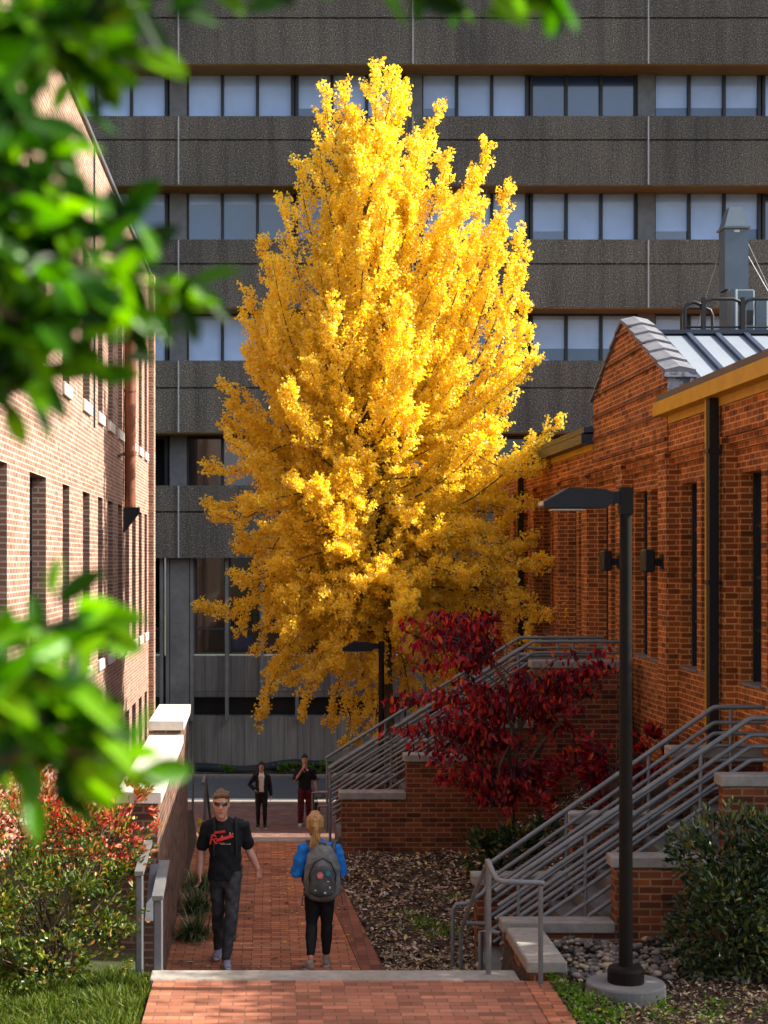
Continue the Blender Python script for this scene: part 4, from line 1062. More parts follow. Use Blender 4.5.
def bed2(n):
    x = 2.38+RNG.uniform(0, 1, n)*2.3; y = 12.3+RNG.uniform(0, 1, n)*3.0
    return x, y
scatter('bark_chips', 7000, bed2, M['litter'], .05, .022)
# loose leaves on pavings
def flat(name, n, x0, x1, y0, y1, z, mat, s, w):
    P = np.stack([RNG.uniform(x0, x1, n), RNG.uniform(y0, y1, n), np.full(n, z+.008)], 1)
    D = np.stack([RNG.normal(size=n), RNG.normal(size=n), RNG.normal(0, .12, n)], 1)
    return struct(leaves(name, P, D, RNG.uniform(s*.6, s*1.2, n), RNG.uniform(w*.6, w*1.2, n), mat, kind='oval', nrm=np.stack([RNG.normal(0, .3, n), RNG.normal(0, .3, n), np.ones(n)], 1)), 'stuff')
flat('fallen_leaves', 70, -1.0, .9, 16.2, 24.3, 0, M['litter'], .07, .045)
flat('fallen_ginkgo_leaves', 130, .1, .85, 18, 24.4, 0, M['ginkgo'], .045, .045)
# river stones between low wall, stairs and lamp
import bmesh
bm = bmesh.new(); bmesh.ops.create_icosphere(bm, subdivisions=2, radius=1.)
IV = np.array([v.co[:] for v in bm.verts]); IF = [[v.index for v in f.verts] for f in bm.faces]; bm.free()
V = []; F = []
for k in range(680):
    x = random.uniform(2.56, 4.1); y = random.uniform(14.05, 15.35)
    if (x-2.97)**2+(y-13.65)**2 < .17: continue
    if x > 3.3 and random.random() < .5: continue
    s = random.uniform(.015, .038); q = np.array([s*random.uniform(.9, 1.6), s*random.uniform(.8, 1.2), s*random.uniform(.6, .9)])
    th = random.uniform(0, PI); R = np.array([[math.cos(th), -math.sin(th), 0], [math.sin(th), math.cos(th), 0], [0, 0, 1]])
    v = IV*(1+.10*np.sin(IV[:, [1]]*3+k)+.07*np.sin(IV[:, [0]]*5+k*2))*q; v = v@R.T+np.array([x, y, float(HT(x, y))+s*.45+random.uniform(0, .05)])
    b_ = len(V); V += v.tolist(); F += [[b_+i for i in f] for f in IF]
me = bpy.data.meshes.new('river_stones'); me.from_pydata(V, [], F); me.materials.append(M['stone']); me.polygons.foreach_set('use_smooth', [True]*len(F))
o = bpy.data.objects.new('river_stones', me); COL.objects.link(o); struct(o, 'stuff')

# ---- foreground magnolia, rooted left of the viewpoint
ft = thing('magnolia_tree', 'glossy green magnolia leaves hanging blurred close to the viewer on the left', 'tree', (-1.35, 1.75, 2.5))
def lf(u, v, y): return np.array([(u-271)*y/1650, y, EYE+(560-v)*y/1650])
a = MB()
a.tube(curve_pts([(-1.35, 1.75, 2.3), (-1.3, 1.8, 3.4), (-1.25, 1.8, 4.6), (-1.0, 1.85, 5.4)], 16), list(np.linspace(.08, .03, 16)), 10)
twigs = []
def twig(pts, n, r=.006, sp=.028):
    c = curve_pts(pts, 20); a.tube(c, list(np.linspace(r, r*.4, len(c))), 6)
    twigs.append((c, n, sp))
# (u, v, y) points; branches reach in from the trunk side
def T(pts, n, sp=.03): twig([(-1.2, 1.8, lf(*pts[0])[2]+.05)]+[lf(*p) for p in pts], n, .007, sp)
random.seed(21); RNG = np.random.default_rng(23)
T([(-60, 40, 1.9), (30, 20, 1.9), (90, 10, 1.9), (150, -5, 1.9)], 46, .035)
T([(-70, 0, 2.0), (20, 40, 2.0), (65, 45, 2.0), (95, 80, 2.0)], 28, .03)
T([(-70, 80, 1.8), (-10, 100, 1.8), (20, 120, 1.8)], 20, .03)
T([(-70, 20, 1.95), (0, 20, 1.95), (60, 25, 1.95), (95, 40, 1.95)], 34, .035)
T([(-70, 160, 1.8), (-10, 175, 1.8), (25, 200, 1.8)], 18, .03)
T([(-70, 300, 1.8), (-10, 310, 1.8), (30, 320, 1.8)], 16, .03)
T([(-70, 110, 1.85), (0, 140, 1.85), (40, 165, 1.85), (62, 205, 1.85)], 26)
T([(-70, 200, 1.9), (10, 225, 1.9), (70, 262, 1.9), (130, 280, 1.9), (175, 292, 1.9)], 36, .026)
T([(-60, 280, 1.8), (0, 270, 1.8), (50, 285, 1.8), (110, 305, 1.8)], 28)
T([(-70, 250, 2.0), (20, 230, 2.0), (90, 235, 2.0), (130, 215, 2.0)], 22)
T([(-70, 330, 1.9), (0, 335, 1.9), (60, 345, 1.9), (95, 345, 1.9)], 24)
T([(-70, 380, 1.85), (0, 380, 1.85), (25, 385, 1.85)], 15)
T([(-70, 640, 1.9), (0, 650, 1.9), (50, 625, 1.9), (80, 615, 1.9)], 22)
T([(-70, 700, 1.85), (0, 700, 1.85), (50, 710, 1.85), (85, 725, 1.85)], 34, .03)
T([(-70, 740, 1.95), (0, 760, 1.95), (50, 765, 1.95), (80, 768, 1.95)], 32, .03)
T([(-60, 690, 1.75), (10, 670, 1.75), (50, 685, 1.75)], 20)
T([(-60, 760, 1.85), (20, 750, 1.85), (80, 752, 1.85), (130, 765, 1.85)], 9, .012)
twig([(-1.0, 1.85, 5.4), lf(60, -60, 2.0), lf(250, -28, 2.0), lf(420, -14, 2.0), lf(545, -10, 2.0)], 44, .007, .014)
a.build('trunk', [M['bark_grey']], ft)
pos = []; dr = []
for c, n, sp in twigs:
    n = int(n*1.5); t = RNG.uniform(.30, 1., n); t[:3] = 1.
    idx = t*(len(c)-1); i0 = np.clip(idx.astype(int), 0, len(c)-2); f = (idx-i0)[:, None]
    b_ = c[i0]*(1-f)+c[i0+1]*f; tan = unit(c[i0+1]-c[i0])
    pos.append(b_+rnd(n, sp*.55)); dr.append(tan*.6+rnd(n, .6)+[0.05, 0, -.1])
pos = np.concatenate(pos); dr = np.concatenate(dr); n = len(pos)
s = RNG.uniform(.045, .082, n)
leaves('crown', pos, dr, s, s*.44, M['fg'], ft, kind='fine', nrm=rnd(n, .6)+np.array([.2, -.7, .6]), smooth=True)

# ---- unseen tree added south-east of the landing to dapple the near ground
et = thing('shade_tree', 'leafy tree beyond the right edge that dapples the landing', 'tree', (9.2, 13.0, .5))
a = MB(); a.tube(curve_pts([(9.2, 13.0, .3), (9.25, 13.0, 3), (9.1, 13.1, 6), (9.2, 13.0, 8)], 16), list(np.linspace(.16, .04, 16)), 8); a.build('trunk', [M['bark_grey']], et)
P = []; D = []
for k in range(30):
    c = np.array([9.2, 12.9, 6.6])+unit(rnd(1))[0]*np.array([1.2, 1.7, 1.9])*random.random()**.4
    n = 260; P.append(c+rnd(n, .27)); D.append(rnd(n))
P = np.concatenate(P); D = np.concatenate(D)
leaves('crown', P, D, .12, .09, M['greenleaf'], et, kind='oval')
# ------------------------------------------------------------------ people
def skin_mat(name, c):
    m, nt, b = new_mat(name)
    tc = N(nt, 'ShaderNodeTexCoord'); n = noise(nt, tc.outputs['Object'], 18, 4)
    r = ramp(nt, [(.3, [x*.88 for x in c]), (.7, [min(1, x*1.1) for x in c])]); nt.links.new(n.outputs[0], r.inputs[0]); nt.links.new(r.outputs[0], b.inputs['Base Color'])
    b.inputs['Roughness'].default_value = .5; b.inputs['Subsurface Weight'].default_value = .12; b.inputs['Subsurface Radius'].default_value = (.02, .008, .004)
    return m
def cloth(name, c, var=.25, scale=9., rough=.9, bs=.5):
    m, nt, b = new_mat(name)
    tc = N(nt, 'ShaderNodeTexCoord'); n = noise(nt, tc.outputs['Object'], scale, 5, .6)
    r = ramp(nt, [(.3, [x*(1-var) for x in c]), (.7, [min(1, x*(1+var)) for x in c])]); nt.links.new(n.outputs[0], r.inputs[0]); nt.links.new(r.outputs[0], b.inputs['Base Color'])
    b.inputs['Roughness'].default_value = rough; b.inputs['Specular IOR Level'].default_value = .25
    n2 = noise(nt, tc.outputs['Object'], 14, 3); bump(nt, b, n2.outputs[0], bs, .03)
    return m
M['skin_a'] = skin_mat('fair_skin', (.55, .26, .17)); M['skin_b'] = skin_mat('tan_skin', (.46, .235, .14))
M['black_cotton'] = cloth('black_cotton', (.012, .012, .013)); M['black_knit'] = cloth('black_leggings', (.010, .010, .011), rough=.7)
M['charcoal_denim'] = cloth('charcoal_denim', (.05, .049, .050), .35); M['blue_fleece'] = cloth('blue_fleece', (.012, .17, .54), .25, 7, .75, .8)
M['maroon_cloth'] = cloth('maroon_cloth', (.085, .012, .020)); M['white_cloth'] = cloth('white_cloth', (.62, .60, .57), .06)
M['shoe_grey'] = cloth('grey_violet_shoe', (.25, .23, .28), .2); M['shoe_tan'] = cloth('tan_grey_shoe', (.28, .22, .17), .25); M['sole'] = cloth('pale_sole', (.55, .53, .50), .1); M['shoe_black'] = cloth('black_shoe', (.014, .013, .013))
M['hair_brown'] = cloth('brown_hair', (.13, .062, .025), .45, 40, .55, .8); M['hair_blond'] = cloth('blond_hair', (.50, .26, .075), .45, 40, .5, .9); M['hair_black'] = cloth('black_hair', (.010, .008, .007), .4, 40, .5)
M['pack_grey'] = cloth('grey_backpack_fabric', (.15, .145, .135), .4, 12); M['pack_dark'] = cloth('dark_backpack_fabric', (.085, .083, .08), .35, 12)
M['red_print'] = plain('red_print', (.72, .05, .03), .8, var=.1); M['white_print'] = plain('white_print', (.6, .58, .55), .8, var=.05)
M['pink_patch'] = plain('pink_patch', (.72, .16, .14), .7, var=.1); M['teal_patch'] = plain('teal_patch', (.02, .22, .28), .7, var=.1); M['lens_black'] = plain('black_sunglasses', (.006, .006, .008), .08, coat=1.); M['lip'] = plain('lip_skin', (.36, .12, .10), .5, var=.1)

M['strap_black'] = cloth('black_webbing', (.022, .022, .022))
def hair_mat(name, c):
    m, nt, b = new_mat(name); tc = N(nt, 'ShaderNodeTexCoord'); mp = N(nt, 'ShaderNodeMapping'); mp.inputs['Scale'].default_value = (75, 75, 9)
    nt.links.new(tc.outputs['Object'], mp.inputs[0]); n = noise(nt, mp.outputs[0], 1., 4, .7)
    r = ramp(nt, [(.32, [x*.35 for x in c]), (.5, c), (.7, [min(1, x*1.6) for x in c])]); nt.links.new(n.outputs[0], r.inputs[0]); nt.links.new(r.outputs[0], b.inputs['Base Color'])
    b.inputs['Roughness'].default_value = .45; bump(nt, b, n.outputs[0], .9, .02); return m
M['hair_brown'] = hair_mat('brown_hair_strands', (.14, .068, .028)); M['hair_blond'] = hair_mat('blond_hair_strands', (.44, .22, .07))
class Flesh:
    """closed, rounded elliptical tubes that a voxel remesh fuses into one skin"""
    def __init__(s): s.b = MB()
    def limb(s, pts, n=14, front=(0, 1, 0), round_=True):
        f0 = Vector(front); P = [(Vector(p[:3]), p[3], p[4] if len(p) > 4 else p[3]) for p in pts]
        rings = []
        for k, (p, rx, ry) in enumerate(P):
            t = (P[min(k+1, len(P)-1)][0]-P[max(k-1, 0)][0]).normalized()
            f = f0 if abs(t.dot(f0)) < .92 else Vector((0, 0, 1))
            sd = f.cross(t).normalized(); fw = t.cross(sd).normalized()
            rings.append((p, t, sd, fw, rx, ry))
        full = []
        if round_:
            p, t, sd, fw, rx, ry = rings[0]; r = min(rx, ry)
            full += [(p-t*r*.75, sd, fw, rx*.35, ry*.35), (p-t*r*.45, sd, fw, rx*.78, ry*.78)]
        full += [(p, sd, fw, rx, ry) for p, t, sd, fw, rx, ry in rings]
        if round_:
            p, t, sd, fw, rx, ry = rings[-1]; r = min(rx, ry)
            full += [(p+t*r*.45, sd, fw, rx*.78, ry*.78), (p+t*r*.75, sd, fw, rx*.35, ry*.35)]
        R = [[p+sd*math.cos(2*PI*j/n)*rx+fw*math.sin(2*PI*j/n)*ry for j in range(n)] for p, sd, fw, rx, ry in full]
        b0 = len(s.b.v)
        for r in R: s.b.v += [tuple(x) for x in r]
        for k in range(len(R)-1):
            for j in range(n):
                j2 = (j+1) % n
                s.b.f.append([b0+k*n+j, b0+k*n+j2, b0+(k+1)*n+j2, b0+(k+1)*n+j]); s.b.uv += [(0, 0)]*4; s.b.m.append(0); s.b.sm.append(True)
        s.b.f.append([b0+j for j in range(n)][::-1]); s.b.uv += [(0, 0)]*n; s.b.m.append(0); s.b.sm.append(True)
        e = b0+(len(R)-1)*n; s.b.f.append([e+j for j in range(n)]); s.b.uv += [(0, 0)]*n; s.b.m.append(0); s.b.sm.append(True)
    def make(s, name, mat, parent=None, voxel=.010, smooth=3, wr=0.):
        me = bpy.data.meshes.new(name); me.from_pydata(s.b.v, [], s.b.f); me.update()
        tmp = bpy.data.objects.new('tmp', me); COL.objects.link(tmp)
        md = tmp.modifiers.new('r', 'REMESH'); md.mode = 'VOXEL'; md.voxel_size = voxel
        if smooth: sm = tmp.modifiers.new('s', 'SMOOTH'); sm.iterations = smooth; sm.factor = .5
        bpy.context.view_layer.update(); dg = bpy.context.evaluated_depsgraph_get()
        out = bpy.data.meshes.new_from_object(tmp.evaluated_get(dg)); out.name = name
        bpy.data.objects.remove(tmp)
        if wr:   # cloth folds: push vertices by a few crossing waves
            co = np.empty(len(out.vertices)*3, np.float32); out.vertices.foreach_get('co', co); c = co.reshape(-1, 3)
            no = np.array([v.normal[:] for v in out.vertices])
            w = np.sin(c[:, 2]*38+c[:, 0]*26+2*np.sin(c[:, 0]*17+c[:, 1]*11))+.7*np.sin(c[:, 2]*61-c[:, 0]*43+c[:, 1]*20)
            c += (no*w[:, None]*wr).astype(np.float32); out.vertices.foreach_set('co', c.ravel())
        out.polygons.foreach_set('use_smooth', [True]*len(out.polygons)); out.materials.clear(); out.materials.append(mat)
        o = bpy.data.objects.new(name, out); COL.objects.link(o)
        if parent is not None: o.parent = parent
        return o
def lerp(a, b, t): return tuple(a[i]+(b[i]-a[i])*t for i in range(3))
def arm(F, sh, el, wr, k=1., r=(.050, .041, .036, .026)):
    F.limb([(*sh, r[0]*k), (*lerp(sh, el, .5), r[1]*1.06*k), (*el, r[1]*.92*k), (*lerp(el, wr, .35), r[2]*1.08*k), (*wr, r[3]*k)])
def hand(F, wr, d, out, k=1., curl=.5):
    """wr wrist, d direction of the hand, out = direction of the palm's thumb side"""
    d = Vector(d).normalized(); o = Vector(out); o = (o-d*o.dot(d)).normalized(); nrm = d.cross(o).normalized(); w = Vector(wr)
    F.limb([(*w, .024*k, .018*k), (*(w+d*.045*k), .036*k, .016*k), (*(w+d*.085*k), .038*k, .014*k)], 10, tuple(nrm))
    for i, (off, ln) in enumerate(((.028, .066), (.010, .075), (-.009, .070), (-.027, .055))):
        b0 = w+d*.085*k+o*off*k; a1 = curl; d1 = (d*math.cos(a1)+nrm*math.sin(a1)); d2 = (d*math.cos(a1*2.1)+nrm*math.sin(a1*2.1))
        p1 = b0+d1*ln*.5*k; p2 = p1+d2*ln*.5*k
        F.limb([(*(b0-d*.015*k), .0092*k), (*p1, .0088*k), (*p2, .0075*k)], 8)
    b0 = w+d*.03*k+o*.026*k; p1 = b0+(d*.75+o*.6).normalized()*.035*k; p2 = p1+(d*.95+o*.15+nrm*.3).normalized()*.03*k
    F.limb([(*b0, .012*k), (*p1, .011*k), (*p2, .009*k)], 8)
def leg(F, hip, kn, an, r=(.088, .060, .054, .038)):
    F.limb([(*hip, r[0], r[0]*1.05), (*lerp(hip, kn, .5), r[0]*.86), (*kn, r[1]), (*lerp(kn, an, .3), r[2]*1.08), (*an, r[3])])
def head(F, c, fy, k=1., yaw=0., tilt=0.):
    cx, cy, cz = c
    def P(x, y, z, *r):
        xx, yy = x*math.cos(yaw)-y*math.sin(yaw), x*math.sin(yaw)+y*math.cos(yaw)
        yy2, zz = yy*math.cos(tilt)-z*math.sin(tilt)*fy, z*math.cos(tilt)+yy*math.sin(tilt)*fy
        return (cx+xx*k, cy+yy2*k, cz+zz*k, *[q*k for q in r])
    F.limb([P(0, fy*.055, -.108, .030, .026), P(0, fy*.036, -.085, .048, .055), P(0, fy*.02, -.05, .059, .074), P(0, fy*.008, 0, .067, .088), P(0, 0, .045, .070, .094), P(0, -fy*.006, .085, .060, .080), P(0, -fy*.008, .108, .036, .048)], 16)
    F.limb([P(0, fy*.088, .018, .009), P(0, fy*.106, -.022, .013), P(0, fy*.098, -.032, .013)], 8)
    for s in (-1, 1): F.limb([P(s*.068, -fy*.004, .022, .010, .020), P(s*.072, fy*.002, -.022, .008, .013)], 8)
    F.limb([P(-.035, fy*.085, .03, .011), P(.035, fy*.085, .03, .011)], 8)
    F.limb([P(-.014, fy*.088, -.055, .009), P(.014, fy*.088, -.055, .009)], 8)
    return P
def shoe(parent, an, dx, dy, ms, L=.27):
    """shoe pointing along (dx,dy), ankle at an"""
    d = Vector((dx, dy, 0)).normalized()*(L/.28); a_ = Vector(an); g = Vector((a_.x, a_.y, a_.z-.085)); s = Vector((-d.y, d.x, 0))
    F = Flesh()
    F.limb([(*(a_-d*.01+Vector((0, 0, .01))), .042, .046), (*(g+Vector((0, 0, .045))), .042, .05)], 12)
    F.limb([(*(g-d*.055+Vector((0, 0, .036))), .034, .034), (*(g+d*.02+Vector((0, 0, .042))), .040, .040), (*(g+d*.10+Vector((0, 0, .034))), .046, .032), (*(g+d*.165+Vector((0, 0, .028))), .040, .024)], 14, (0, 0, 1))
    up = F.make('shoe', ms, parent, .009, 2)
    b = MB(); out = []
    for t in np.linspace(0, 2*PI, 20, endpoint=False):
        u = math.cos(t); w = .047*(1-.12*u if u < 0 else 1)*abs(math.sin(t))**.8*math.copysign(1, math.sin(t)) if abs(math.sin(t)) > 1e-6 else 0
        out.append(g+d*(.055+.135*u)+s*w)
    b.prism([(p.x, p.y, p.z) for p in out], (0, 0, .028)); b.build('sole', [M['sole']], up, (0, 0, 0))
    return up

def person(name_label, loc_):
    F = Flesh(); return F
def place(o, loc_, label):
    o.location = loc_; o['label'] = label; o['category'] = 'person'; return o

# --- man walking towards the viewer: black printed T-shirt, dark jeans, sunglasses
F = Flesh(); fy = -1
P = head(F, (-.04, -.06, 1.615), fy, 1.10)
F.limb([(-.03, .0, 1.40, .062, .062), (-.035, -.02, 1.50, .055, .058), (-.04, -.03, 1.55, .052, .056)])
F.limb([(0, .01, .98, .14, .10), (0, .01, 1.15, .14, .10), (0, .01, 1.30, .17, .11), (0, .01, 1.40, .15, .09)])
aL = ((-.19, .02, 1.40), (-.245, .07, 1.13), (-.262, -.02, .90)); aR = ((.19, .02, 1.40), (.235, .10, 1.14), (.335, .06, .93))
arm(F, *aL, 1.1); arm(F, *aR, 1.1)
hand(F, aL[2], (-.02, -.12, -1), (.3, -1, 0), 1., .55); hand(F, aR[2], (.3, -.25, -1), (-.5, -1, 0), 1., .5)
man = F.make('person', M['skin_a'], None, .009, 2)
F = Flesh()
F.limb([(-.012, .01, .845, .176, .126), (-.010, .01, .90, .172, .122), (0, .01, 1.0, .165, .118), (0, .01, 1.16, .166, .12), (-.005, .01, 1.29, .186, .125), (-.008, .01, 1.385, .178, .105), (-.02, .005, 1.445, .105, .075), (-.02, .0, 1.475, .07, .06)], 20, (0, 1, 0), False)
for s, A in ((-1, aL), (1, aR)):
    F.limb([(s*.10, .015, 1.415, .06, .07), (A[0][0], A[0][1], A[0][2]-.01, .064, .072), (*lerp(A[0], A[1], .45), .062, .066), (*lerp(A[0], A[1], .84), .067, .067)], 14, round_=True)
sh = F.make('t_shirt', M['black_cotton'], man, .010, 3, .003)
# red script print on the chest: two lines of looping strokes and a small white line below
def yfront(x, z): return .01-(.128*math.sqrt(max(.05, 1-(x/.19)**2)))-.006
b = MB()
def stroke(pts, w):
    q = [Vector((x, yfront(x, z)-.004, z)) for x, z in pts]
    b.tube(q, w, 5)
random.seed(4)
x0 = -.135
for i in range(6):
    x = -.11+i*.018; stroke([(x, 1.325+.003*i), (x+.012, 1.35+.003*i), (x+.02, 1.327+.003*i)], .006)
stroke([(-.125, 1.315), (-.14, 1.27), (-.15, 1.215)], .011); stroke([(-.14, 1.30), (-.10, 1.31), (-.085, 1.285), (-.115, 1.262), (-.14, 1.262)], .010); stroke([(-.12, 1.262), (-.10, 1.24), (-.085, 1.225)], .009)
for i in range(8):
    x = -.085+i*.021; z = 1.245+i*.006; h = .055 if i in (2, 6) else .034
    stroke([(x, z), (x+.007, z+h*.9), (x+.015, z+h), (x+.012, z+.01), (x+.022, z+.006)], .007)
stroke([(-.12, 1.222), (-.06, 1.235), (-.0, 1.232)], .005)
b.build('shirt_print', [M['red_print']], sh, (0, 0, 0))
b = MB()
for i in range(5): stroke([(-.045+i*.022, 1.223), (-.031+i*.022, 1.225)], .0035)
stroke([(.045, 1.335), (.055, 1.338)], .005); stroke([(.075, 1.33), (.082, 1.332)], .004)
b.build('shirt_print', [M['white_print']], sh, (0, 0, 0))
F = Flesh()
leg_f = ((.085, .0, .90), (.06, -.13, .50), (.015, -.19, .095)); leg_b = ((-.085, .02, .90), (-.075, .05, .50), (-.075, .19, .11))
F.limb([(0, .01, .97, .148, .108), (0, .01, .90, .155, .115), (0, .01, .83, .13, .11)])
leg(F, *leg_f, r=(.090, .066, .061, .050)); leg(F, *leg_b, r=(.090, .066, .061, .050))
F.make('trousers', M['charcoal_denim'], man, .010, 2, .004)
shoe(man, (leg_f[2][0], leg_f[2][1], .085), .12, -1, M['shoe_grey']); shoe(man, (leg_b[2][0], leg_b[2][1], .10), -.15, -1, M['shoe_grey'])
F = Flesh()
F.limb([P(0, .025, .0, .073, .070), P(0, .012, .055, .079, .092), P(0, .006, .088, .071, .084), P(0, .0, .106, .05, .058)], 14)
F.limb([P(-.058, -.052, .074, .020), P(-.03, -.078, .090, .023), P(.02, -.080, .096, .024), P(.058, -.052, .078, .020)], 10)
for q_ in range(9): F.limb([P(-.05+.0125*q_, -.062-.012*math.sin(q_*.4), .082, .014), P(-.045+.0125*q_+.012, -.035, .112+.010*math.sin(q_*1.7), .016), P(-.04+.012*q_, .02, .118, .014)], 8)
F.make('hair', M['hair_brown'], man, .008, 2, .003)
b = MB()
for s in (-1, 1):
    b.prism([P(s*.010, -.100, .033)[:3], P(s*.058, -.090, .035)[:3], P(s*.060, -.088, .012)[:3], P(s*.045, -.096, .0)[:3], P(s*.020, -.101, .002)[:3], P(s*.010, -.103, .014)[:3]][::s], (0, -.006, 0))
    b.tube([P(s*.060, -.088, .03)[:3], P(s*.076, -.03, .028)[:3], P(s*.076, .01, .022)[:3]], .0035, 5)
b.tube([P(-.012, -.106, .028)[:3], P(.012, -.106, .028)[:3]], .004, 5)
b.build('sunglasses', [M['lens_black']], man, (0, 0, 0))
b = MB(); b.tube([P(-.022, -.096, -.056)[:3], P(0, -.101, -.054)[:3], P(.022, -.096, -.056)[:3]], [.003, .006, .003], 6); b.build('mouth', [M['lip']], man, (0, 0, 0))
for s in (-1, 1):
    b = MB(); pts = []
    for z in np.linspace(1.10, 1.44, 9): pts.append((s*(.115-.02*(z-1.1)), yfront(s*.115, z)+.004 if z < 1.40 else -.07, z))
    pts.append((s*.105, .0, 1.475)); b.tube(pts, .013, 6); b.build('shoulder_strap', [M['strap_black']], man, (0, 0, 0))
man.scale = (1.02,)*3
place(man, (-.475, 17.15, 0), 'man in black T-shirt with red lettering, dark jeans and sunglasses walking up the path')

# --- woman walking away: blue fleece, black leggings, blond ponytail
F = Flesh(); fy = 1
P = head(F, (-.05, .02, 1.505), fy, 1.1)
F.limb([(-.03, .0, 1.27, .052, .055), (-.045, .015, 1.40, .046, .05), (-.05, .02, 1.43, .046, .05)])
F.limb([(0, 0, .90, .13, .10), (0, 0, 1.05, .115, .09), (0, 0, 1.2, .14, .10), (0, 0, 1.29, .12, .08)])
aL = ((-.165, .0, 1.27), (-.235, -.02, 1.02), (-.12, .20, 1.0)); aR = ((.165, .0, 1.27), (.215, .0, 1.02), (.13, .2, 1.0))
arm(F, *aL, .88); arm(F, *aR, .88)
hand(F, aL[2], (.6, .5, .1), (0, .4, 1), .9, .6); hand(F, aR[2], (-.6, .5, .1), (0, .4, 1), .9, .6)
lg_l = ((-.075, 0, .84), (-.085, .03, .46), (-.10, -.13, .125)); lg_r = ((.075, 0, .84), (.075, .05, .46), (.07, .10, .10))
leg(F, *lg_l, r=(.080, .050, .048, .032)); leg(F, *lg_r, r=(.080, .050, .048, .032))
wom = F.make('person', M['skin_a'], None, .009, 2)
F = Flesh()
F.limb([(0, 0, .86, .155, .118), (0, 0, .95, .152, .122), (0, 0, 1.1, .158, .128), (0, 0, 1.22, .168, .122), (-.005, .0, 1.29, .14, .095), (-.02, 0, 1.335, .075, .065)], 20)
for s, A in ((-1, aL), (1, aR)):
    F.limb([(s*.09, 0, 1.285, .06, .07), (A[0][0], A[0][1], A[0][2], .075, .080), (*lerp(A[0], A[1], .5), .079, .088), (A[1][0]*1.0, A[1][1], A[1][2]+.0, .078, .084), (*lerp(A[1], A[2], .5), .072, .075), (*lerp(A[1], A[2], .92), .045, .045)], 16)
F.make('fleece_jacket', M['blue_fleece'], wom, .010, 6, .003)
F = Flesh()
F.limb([(0, 0, .92, .135, .11), (0, -.01, .84, .158, .125), (0, -.005, .79, .14, .115)])
leg(F, lg_l[0], lg_l[1], lerp(lg_l[1], lg_l[2], .86), r=(.094, .061, .061, .045)); leg(F, lg_r[0], lg_r[1], lerp(lg_r[1], lg_r[2], .86), r=(.094, .061, .061, .045))
F.make('leggings', M['black_knit'], wom, .010, 2, .0015)
shoe(wom, (lg_l[2][0]-.01, lg_l[2][1], .09), -.55, .85, M['shoe_tan'], .22); shoe(wom, (lg_r[2][0], lg_r[2][1], .085), .1, 1, M['shoe_tan'], .22)
F = Flesh()
F.limb([P(0, -.035, -.07, .058, .05), P(0, -.028, -.01, .083, .082), P(0, -.016, .05, .090, .102), P(0, -.004, .09, .080, .092), P(0, .0, .112, .055, .06)], 18)
F.limb([P(.0, -.10, .02, .034), P(.005, -.135, -.01, .03), P(.012, -.135, -.07, .028), P(-.005, -.115, -.14, .028), P(-.03, -.11, -.215, .020), P(-.055, -.11, -.29, .008)], 12)
F.limb([P(.0, -.13, -.02, .018), P(-.03, -.125, -.10, .018), P(-.06, -.12, -.19, .008)], 8)
F.limb([P(.02, -.12, -.04, .016), P(.045, -.11, -.14, .014), P(.05, -.10, -.22, .006)], 8)
F.limb([P(.01, -.13, -.03, .026), P(.03, -.125, -.11, .024), P(.02, -.12, -.2, .014)], 10)
hr = F.make('hair', M['hair_blond'], wom, .008, 3, .0015)
b = MB(); b.lathe(P(.003, -.125, .002)[:3], [(.031, -.01), (.034, 0), (.031, .01)], 14); b.build('hair_tie', [M['hair_brown']], hr, (0, 0, 0))
wom.scale = (.97, .97, .965)
place(wom, (.50, 16.9, 0), 'woman in blue fleece and black leggings walking away with a blond ponytail')
# backpack
bp = thing('backpack', 'grey backpack with round pink patch worn by the woman in blue', 'backpack', (.52, 16.775, .765)); bp.scale = (1.22, 1.15, 1.2)
F = Flesh()
F.limb([(.0, -.01, .02, .145, .085), (.0, -.02, .10, .155, .105), (0, -.02, .24, .150, .105), (0, -.015, .34, .125, .09), (0, 0, .41, .08, .06)], 18)
F.make('main_bag', M['pack_grey'], bp, .011, 2, .003)
F = Flesh(); F.limb([(0, -.085, .05, .115, .055), (0, -.095, .16, .11, .055), (.0, -.085, .255, .08, .045)], 16); F.make('front_pocket', M['pack_dark'], bp, .010, 2, .002)
b = MB(); b.tube([(-.10, -.10, .06), (-.11, -.115, .20), (-.07, -.112, .30), (0, -.10, .335), (.07, -.112, .30), (.11, -.115, .20), (.10, -.10, .06)], .006, 6); b.build('zip', [M['black_metal']], bp, tuple([0, 0, 0]))
b = MB()
def disc(c, r, n=20): return [(c[0]+r*math.cos(2*PI*k/n), c[1]-.004*0, c[2]+r*math.sin(2*PI*k/n)) for k in range(n)]
b.prism(disc((-.02, -.152, .20), .027), (0, -.008, 0)); pch = b.build('round_patch', [M['pink_patch']], bp, (0, 0, 0))
b = MB(); b.prism([(-.036, -.162, .190), (-.010, -.162, .203), (-.006, -.162, .209), (-.033, -.162, .197)], (0, -.003, 0)); b.build('patch_emblem', [M['white_print']], pch, (0, 0, 0))
b = MB(); b.prism(disc((.045, -.146, .215), .02), (0, -.008, 0)); b.build('round_patch', [M['teal_patch']], bp, (0, 0, 0))
b = MB()
for (x, z, w, h) in ((.02, .055, .009, .007), (.06, .10, .006, .008), (-.06, .075, .007, .005), (.045, .15, .010, .003)):
    b = MB(); b.box(x-w, x+w, -.156, -.150, z-h, z+h); b.build('sewn_tag', [M['white_print']], bp, (0, 0, 0))
b = MB(); b.tube([(-.03, -.02, .42), (-.025, -.045, .455), (.025, -.045, .455), (.03, -.02, .42)], .008, 6); b.build('grab_loop', [M['pack_dark']], bp, (0, 0, 0))
